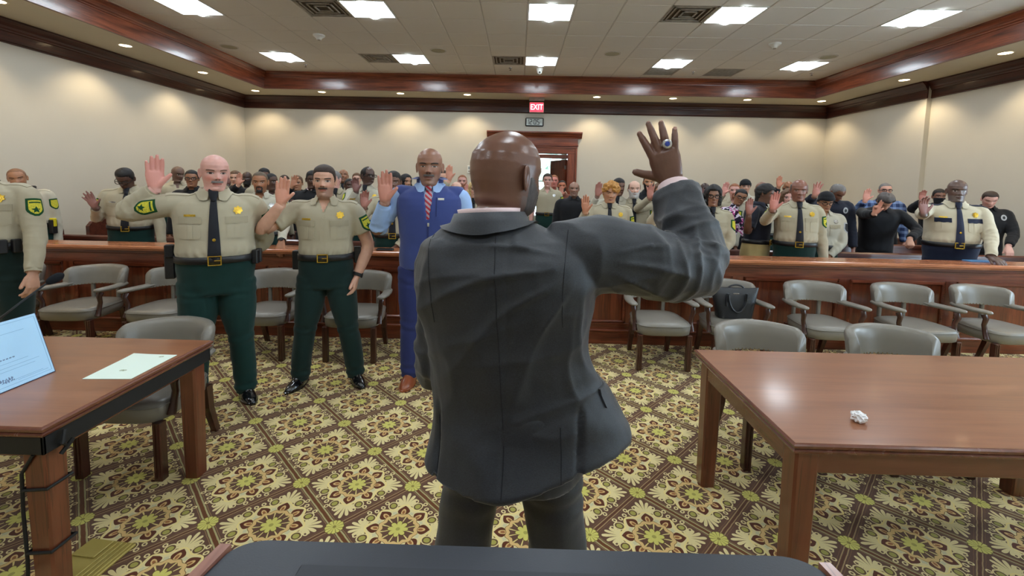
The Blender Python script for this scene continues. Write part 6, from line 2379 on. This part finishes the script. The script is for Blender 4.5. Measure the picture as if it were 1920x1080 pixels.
P('officer in black beanie and glasses looking down beside the older balding man', (1551, 362), 5.38, keepY=1, lod=1, wf=1.08, bust=.012, skin=skin(LBR, eye=.3, key='p9'), head=(14, 4, 0), hat='beanie', hatm=C_BLACK, glasses=True, shirt=C_TANL, tie=False, badge='silver', green=False, R='hang', L='front')
P('man with flat dark hair mostly hidden behind the raised hand of the vest man', (738, 322), 5.2, lod=1, wf=1.20, skin=skin(DK2, eye=.7, key='p25'), hair='fade', hairm=H_BLK, hl=.74, tie=True, R=hnd(683, 389, -.30, 'loose', tilt=0, turn=20, pole=(-.6, .3, -1)), L='front')
P('heavy set man in pale uniform with silver badge, between the two nearest officers', (487, 322), 5.05, lod=1, wf=1.22, belly=.02, skin=skin((164, 112, 80), eye=.6, stub=.3, stubc=(60, 48, 44), key='p13'), head=(4, 4, 0), hair='buzz', hairm=hairm('tan_cropped', (92, 78, 62)), hl=.82, beard='goatee', beardm=H_BLK, shirt=C_TANL, tie=False, badge='silver', R='hang', L=hnd(528, 452, -.36, 'relax', down=1, pole=(.9, .6, 0)), watch='L')
P('man in black polo and khaki trousers with braided hair, hand raised across his chest', (1441, 346), 5.30, keepY=1, lod=1, outfit='top', wf=1.12, yaw=48, side=4, skin=skin((104, 72, 58), eye=.4, key='p46'), head=(14, 10, 0), hair='braids', hairm=H_BLK, shirt=C_NAVY, short=True, hem=.545, trouser=C_KHAKI, belt=True, R=hnd(1404, 402, -.35, 'open', tilt=-10, turn=-44, pole=(-.8, .0, -.8)), L='hang', Hmax=1.8)
# --- second row
P('bald man turned away behind the young man in glasses', (335, 312), 7.0, lod=2, wf=1.1, yaw=50, skin=skin((110, 84, 72), key='p11'), head=(12, 20, 0), tie=False, R='hang', L='hang')
P('woman in glasses with black hair looking over the bald officer from behind', (359, 319), 5.6, lod=1, outfit='top', wf=1.05, bust=.012, skin=skin(BRN, eye=.6, key='p12'), head=(2, 6, 0), hair='tied', hairm=H_BLK, glasses=True, shirt=C_BLACK, R='hang', L='hang')
P('man in black suit with white shirt behind the short sleeved officer', (586, 321), 5.75, lod=1, outfit='suit', yaw=0.001, wf=1.15, shirt=C_BLACK, trouser=C_BLACK, skin=skin(DK1, key='p20'), head=(6, 34, 0), hair='fade', hairm=H_BLK, amp=.004, flare=.005, R=hnd(552, 398, -.3, 'relax', pole=(-.7, .3, -1)), L='hang')
P('man in profile with glasses, receding hair and black tie beside the raised hand', (690, 313), 5.75, lod=1, wf=1.12, skin=skin((84, 62, 54), key='p23'), head=(0, 52, 0), hair='recede', hairm=H_BLK, glasses=True, tie=True, shirt=C_TANL, R=hnd(668, 360, -.28, 'loose', tilt=-6, pole=(-.7, .3, -1)), L='hang')
P('blonde woman in tan uniform with black tie beside the man in the vest', (890, 340), 5.8, lod=1, wf=1.0, bust=.012, skin=skin(WPL, eye=.8, pink=.3, key='p29'), head=(2, 10, 0), hair='long', hairm=H_BLD, tie=True, R='hang', L='hang')
P('woman with black bob, glasses, tan uniform and black tie behind the suited arm', (1338, 349), 5.5, lod=1, wf=.98, bust=.010, skin=skin((148, 106, 84), eye=.6, key='p40'), head=(2, -2, 0), hair='bob', hairm=H_BLK, glasses=True, tie=True, badge=None, R='front', L='front')
P('woman in floral blouse and glasses tilting her head', (1394, 355), 6.1, lod=1, outfit='top', wf=1.08, bust=.014, side=-3, skin=skin(BRN, eye=.3, key='p44'), head=(10, 6, 18), hair='tied', hairm=H_BLK, glasses=True, shirt=M_FLORAL, hem=.44, R='hang', L='hang')
P('tall man with short dark hair behind the curly haired woman', (1161, 335), 5.9, lod=2, wf=1.1, skin=skin(DK2, key='p35'), head=(2, 24, 0), hair='fade', hairm=H_BLK, shirt=C_TANL, tie=True, badge='silver', R=hnd(1120, 368, -.25, 'open', tilt=6, pole=(-.6, .3, -1)), L='hang')
P('balding man with white beard and black tie right of the curly haired woman', (1190, 339), 6.5, lod=1, wf=1.05, skin=skin(WPL, eye=.6, pink=.3, key='p36'), hair='balding', hairm=H_BR, beard='full', beardm=H_WHT, tie=True, R='hang', L='hang')
P('man in tan uniform hidden behind the raised arm of the suited man', (1252, 342), 6.0, lod=1, wf=1.2, skin=skin(DK3, key='p38'), hair='fade', hairm=H_BLK, tie=False, R=hnd(1218, 372, -.28, 'spread', tilt=2, pole=(-1.1, .2, -.8)), L='hang')
P('officer whose face the suited arm hides, green patch on the raised sleeve', (1268, 354), 5.2, lod=1, wf=1.05, skin=skin(LBR, key='p39'), hair='short', hairm=H_DBR, tie=False, R=hnd(1238, 388, -.30, 'spread', tilt=4, turn=20, pole=(-.5, .3, -1)), L='hang')
P('grey haired man with bowed head in navy jacket behind the beanie', (1580, 343), 5.8, lod=1, outfit='jacket', wf=1.2, lean=12, yaw=-12, skin=skin(DK3, eye=.2, key='p49'), head=(30, 24, 0), hair='buzz', hairm=H_GRY, shirt=C_NAVY, chestpatch=True, R=hnd(1527, 368, -.20, 'spread', tilt=12, pole=(-.9, .2, -.7)), L='hang', hl=.84)
P('curly haired person in black jacket bowing with two raised fingers', (1666, 362), 5.75, lod=1, outfit='jacket', wf=1.22, lean=16, skin=skin((196, 146, 122), eye=.2, key='p50'), head=(30, 4, 0), hair='curly', hairm=H_SALT, shirt=C_BLACK, R=hnd(1640, 401, -.3, 'two', tilt=12, pole=(-1, .3, -.6)), L=hnd(1706, 448, -.2, 'fist', down=1, pole=(.9, .5, 0)))
P('woman in black jacket with a sleeve patch looking down at the right end', (1860, 358), 5.75, lod=1, outfit='jacket', wf=1.16, bust=.012, lean=4, skin=skin((214, 164, 150), eye=.2, pink=.5, key='p53'), head=(20, -6, 0), hair='tied', hairm=H_DBR, shirt=C_BLACK, chestpatch=True, R='hang', L=hnd(1891, 462, -.25, 'relax', down=1, pole=(.8, .6, 0)))
P('masked man in black jacket behind the officer with navy epaulettes', (1762, 355), 6.95, lod=2, outfit='jacket', wf=1.1, skin=skin(DK3, eye=.5, key='p52'), hair='fade', hairm=H_BLK, shirt=C_BLACK, mask=True, R=hnd(1728, 378, -.25, 'loose', pole=(-1, .3, -.6)), L='hang')
P('man in plaid shirt and glasses with grey crew cut', (1661, 343), 7.1, lod=1, outfit='top', wf=1.15, skin=skin((214, 160, 140), eye=.8, pink=.4, key='p51'), hair='buzz', hairm=H_GRY, glasses=True, shirt=M_PLAID, R=hnd(1622, 377, -.24, 'open', tilt=8, pole=(-.7, .3, -1)), L='hang')
# --- further back, left
FAR = [
 ('brown haired man half hidden behind a raised palm, far left crowd', (441, 321), 7.3, dict(hair='short', hairm=H_BR, skin=skin(WTN, key='f1'), outfit='top', shirt=C_BLACK, R=hnd(447, 347, -.3, 'open', tilt=8))),
 ('bearded man with shaved head in the far left crowd', (463, 322), 7.8, dict(skin=skin((72, 52, 46), key='f2'), beard='full', beardm=H_BLK, R=hnd(429, 345, -.3, 'open'), tie=False)),
 ('bare headed man just behind the heavy set man with silver badge', (495, 316), 6.6, dict(hair='fade', hairm=H_BLK, skin=skin(DK2, key='f3'), yaw=30, tie=False)),
 ('man turned sideways right of the heavy set man, yellow shoulder patch', (508, 325), 6.1, dict(hair='buzz', hairm=H_BLK, skin=skin(DK1, key='f4'), yaw=55, head=(0, 20, 0), tie=False)),
 ('dark haired man behind the hand of the short sleeved officer', (533, 329), 8.0, dict(hair='short', hairm=H_DBR, skin=skin(WTN, key='f5'), tie=False)),
 ('fair haired man holding up a hand before his eyes', (557, 330), 7.2, dict(hair='short', hairm=H_BR, skin=skin(LBR, key='f6'), outfit='top', shirt=C_BLACK, R=hnd(548, 350, -.4, 'spread', tilt=18))),
 ('grey haired man behind the ear of the short sleeved officer', (627, 320), 6.1, dict(hair='buzz', hairm=H_GRY, skin=skin(WPK, key='f7'), head=(0, -30, 0), tie=True)),
 ('bald man with chin raised and black tie far behind', (644, 318), 8.0, dict(skin=skin(BRN, eye=.3, stub=.4, key='f8'), head=(-14, 6, 0), tie=True, badge='silver')),
 ('dark haired person low between two raised hands', (655, 335), 7.1, dict(hair='buzz', hairm=H_BLK, skin=skin(DK1, key='f9'), yaw=40, tie=False)),
 ('brown haired man behind the profile of the man in glasses', (669, 325), 8.9, dict(hair='short', hairm=H_BR, skin=skin(WPL, key='f10'), tie=False)),
 ('long haired woman seen past the shoulder of the vest man', (761, 327), 6.9, dict(hair='long', hairm=H_BLK, skin=skin(LBR, key='f11'), outfit='top', shirt=C_BLACK, head=(0, 40, 0))),
 ('man with cropped hair at the right cheek of the vest man', (831, 319), 6.3, dict(hair='buzz', hairm=H_DBR, skin=skin(WTN, eye=.8, key='f12'), head=(0, 16, 0), tie=False, R=hnd(842, 338, -.3, 'open'))),
 ('man with reddish beard in dark top standing by the back wall', (867, 328), 7.6, dict(hair='buzz', hairm=H_RED, beard='full', beardm=H_RED, skin=skin(WPK, key='f13'), outfit='top', shirt=cloth('maroon_top', (70, 40, 46)), R=hnd(875, 366, -.3, 'open'))),
 ('fair head just above the right shoulder of the vest man', (856, 341), 6.2, dict(hair='balding', hairm=H_BR, skin=skin(WPL, key='f14'), tie=False)),
 ('young officer with short dark hair standing in the doorway', (1027, 326), 8.3, dict(hair='short', hairm=H_DBR, skin=skin(WPK, key='f15'), tie=False, short=True)),
 ('red faced man behind the young officer in the doorway', (1039, 328), 9.0, dict(hair='buzz', hairm=H_RED, skin=skin((206, 130, 118), key='f16'), tie=False)),
 ('bearded man in rust top by the open door leaf', (1054, 338), 8.7, dict(hair='buzz', hairm=H_BLK, beard='full', beardm=H_BLK, skin=skin((196, 118, 84), key='f17'), outfit='top', shirt=cloth('rust_top', (120, 72, 58)), R=hnd(1052, 368, -.3, 'open'))),
 ('smiling man in black uniform with pale badge beside the door', (1077, 341), 7.0, dict(skin=skin((156, 118, 100), stub=.25, stubc=(130, 124, 120), key='f18'), outfit='jacket', shirt=C_BLACK, chestpatch=True, lod=1, wf=1.25, hair='balding', hairm=H_SALT)),
 ('man with big dark beard in black jacket under the suited hand', (1217, 328), 7.0, dict(hair='buzz', hairm=H_BLK, beard='full', beardm=H_BLK, skin=skin((190, 136, 100), key='f19'), outfit='jacket', shirt=C_BLACK, chestpatch=True, lod=1)),
 ('long haired woman half hidden by the wrist of the suited man', (1236, 345), 6.2, dict(hair='bob', hairm=H_BR, skin=skin(WTN, key='f20'), tie=False)),
 ('dark skinned bald man behind two raised hands, right of the suited arm', (1322, 343), 8.0, dict(skin=skin((66, 48, 44), key='f21'), outfit='jacket', shirt=C_BLACK, R=hnd(1312, 372, -.35, 'spread', tilt=10), L=hnd(1345, 392, -.1, 'relax'))),
 ('short haired person whose spread palm shows beside the white cuff', (1303, 350), 9.0, dict(hair='short', hairm=H_DBR, skin=skin(WTN, key='f22'), outfit='jacket', shirt=C_BLACK, R=hnd(1296, 366, -.3, 'spread'))),
 ('round faced man with trimmed goatee and raised palm', (1378, 344), 6.7, dict(hair='buzz', hairm=H_RED, beard='goatee', beardm=H_RED, skin=skin(WPK, pink=.5, key='f23'), lod=1, wf=1.25, tie=False, badge=None, patches='', R=hnd(1356, 364, -.3, 'open', tilt=14), yaw=-25)),
 ('person in knitted black hat behind the woman in floral blouse', (1398, 338), 8.0, dict(hat='knit', hatm=C_BLACK, skin=skin(WTN, key='f24'), outfit='top', shirt=C_TANL)),
 ('bald man with grey goatee and closed eyes', (1429, 341), 6.5, dict(skin=skin((134, 96, 78), eye=.2, stub=.4, stubc=(110, 106, 104), key='f25'), beard='goatee', beardm=H_GRY, head=(-6, 8, 0), shirt=C_TANL, tie=False)),
 ('man with black beard behind the older balding man', (1479, 340), 8.0, dict(skin=skin((150, 98, 66), key='f26'), beard='big', beardm=H_BLK, outfit='jacket', shirt=C_BLACK, R=hnd(1460, 351, -.3, 'open', tilt=0))),
 ('brown haired woman peeking over the shoulder of the older man', (1478, 356), 6.4, dict(hair='bob', hairm=H_BR, skin=skin(WPK, key='f27'), outfit='top', shirt=C_BLACK)),
]
for lab, top, Y, d in FAR:
    k = dict(lod=2, wf=1.1, badge='silver'); k.update(d)
    P(lab, top, Y, **k)

# --- extras on single people
ar = suitman.arms['R']
M, hl = ar['M'] * ar['hl'], ar['hl']
def hv(x, y, z): return np.array([x, y, z]) @ M + ar['W']
rg = MB()
ax_ = math.radians(-4 * 1.7)
c = np.array([-.056 + .10 * math.sin(ax_), 0, .515 + .10])
pts = [hv(c[0] + .072 * math.cos(a), .002 + .070 * math.sin(a), c[2]) for a in np.linspace(0, 2 * PI, 21)]
rg.tube([tuple(p) for p in pts], [.012 * hl / .19 * .45] * 21, 8, False)
o = rg.build('finger_ring', M_SILVER, suitman.root, smooth=True)
q = hv(c[0], .085, c[2])
nrm = Vector(tuple(hv(c[0], 1.085, c[2]) - q)).normalized()
Mx = Matrix.Translation(Vector(tuple(q))) @ nrm.to_track_quat('Z', 'Y').to_matrix().to_4x4()
MB().lathe([(0, -.004), (.0125, -.004), (.0145, 0), (.0135, .004), (.010, .0055), (0, .0055)], 18, Mx).build('ring_bezel', M_SILVER, o, smooth=True, angle=30)
MB().lathe([(0, .004), (.0085, .0045), (.0065, .0085), (0, .0095)], 8, Mx).build('ring_stone', plain('blue_stone', (36, 66, 170), .08, .6, coat=.8), o)
M_NAIL = plain('finger_nail', (176, 134, 122), .3, .5)
for i, (x, z, L, sp) in enumerate([(.168, .495, .425, 6), (.056, .53, .49, 1), (-.056, .515, .455, -4), (-.158, .47, .355, -11)]):
    d0 = math.radians(sp * 1.7)
    ll = L * .94
    cx, cz = x + math.sin(d0) * ll, z + math.cos(d0) * ll
    yb = -L * .16 + .040
    V = []; F = []
    for j in range(5):
        for k_ in range(5):
            u, v = (k_ - 2) / 2, (j - 2) / 2
            px_ = cx + (u * .028 * (1 - .12 * v * v)) * math.cos(d0) + v * .042 * math.sin(d0)
            pz_ = cz + v * .042 * math.cos(d0) - u * .028 * math.sin(d0)
            V.append(hv(px_, yb - .014 * u * u - .020 * (v + 1) * .5 + .010, pz_))
    for j in range(4):
        for k_ in range(4):
            a = j * 5 + k_
            F.append((a, a + 1, a + 6, a + 5))
    mk('finger_nail', V, F, M_NAIL, suitman.root)

bald.gear(-98, .075, .17, .055, M_BELT, 'holster', -.06)
bald.gear(-92, .05, .09, .05, M_BLACK, 'pistol_grip', .05)
bald.gear(62, .045, .10, .035, M_BELT, 'pouch'); bald.gear(76, .045, .10, .035, M_BELT, 'pouch')
p2.gear(-100, .06, .15, .05, M_BELT, 'holster', -.04); p2.gear(96, .055, .13, .05, M_BELT, 'holster', .0)
left.gear(35, .06, .10, .035, M_BELT, 'pouch'); left.gear(58, .05, .10, .035, M_BELT, 'pouch')
p5.gear(62, .06, .16, .05, M_BELT, 'holster', -.02); p5.gear(62, .035, .10, .058, M_TASER, 'taser_grip', .03)
for pp in (bald, p2):
    for sg in (-1, 1):
        q, f = pp.gridshape(.012, .012, 1, 1)
        pp.decal(pp.bvh, pp.tpt(sg * .030, .836), pp.fdir(), pp.updir(), q, f, M_GOLD, 'collar_pin', .016)
c = p5.tpt(.055 * p5.wf, .815, -.02)
cc = p5.cast(p5.bvh, c, (0, .6, -1), .01)
if cc is not None:
    MB().box(-.028, .028, -.02, .02, -.02, .06, .008, Matrix.Translation(cc)).build('shoulder_radio', M_RADIO, p5.root)
def person_by(s): return next(o for o in bpy.data.objects if o.get('label', '').startswith(s))
bpy.data.scenes.remove(TMP)
bpy.data.objects.remove(TOBJ)
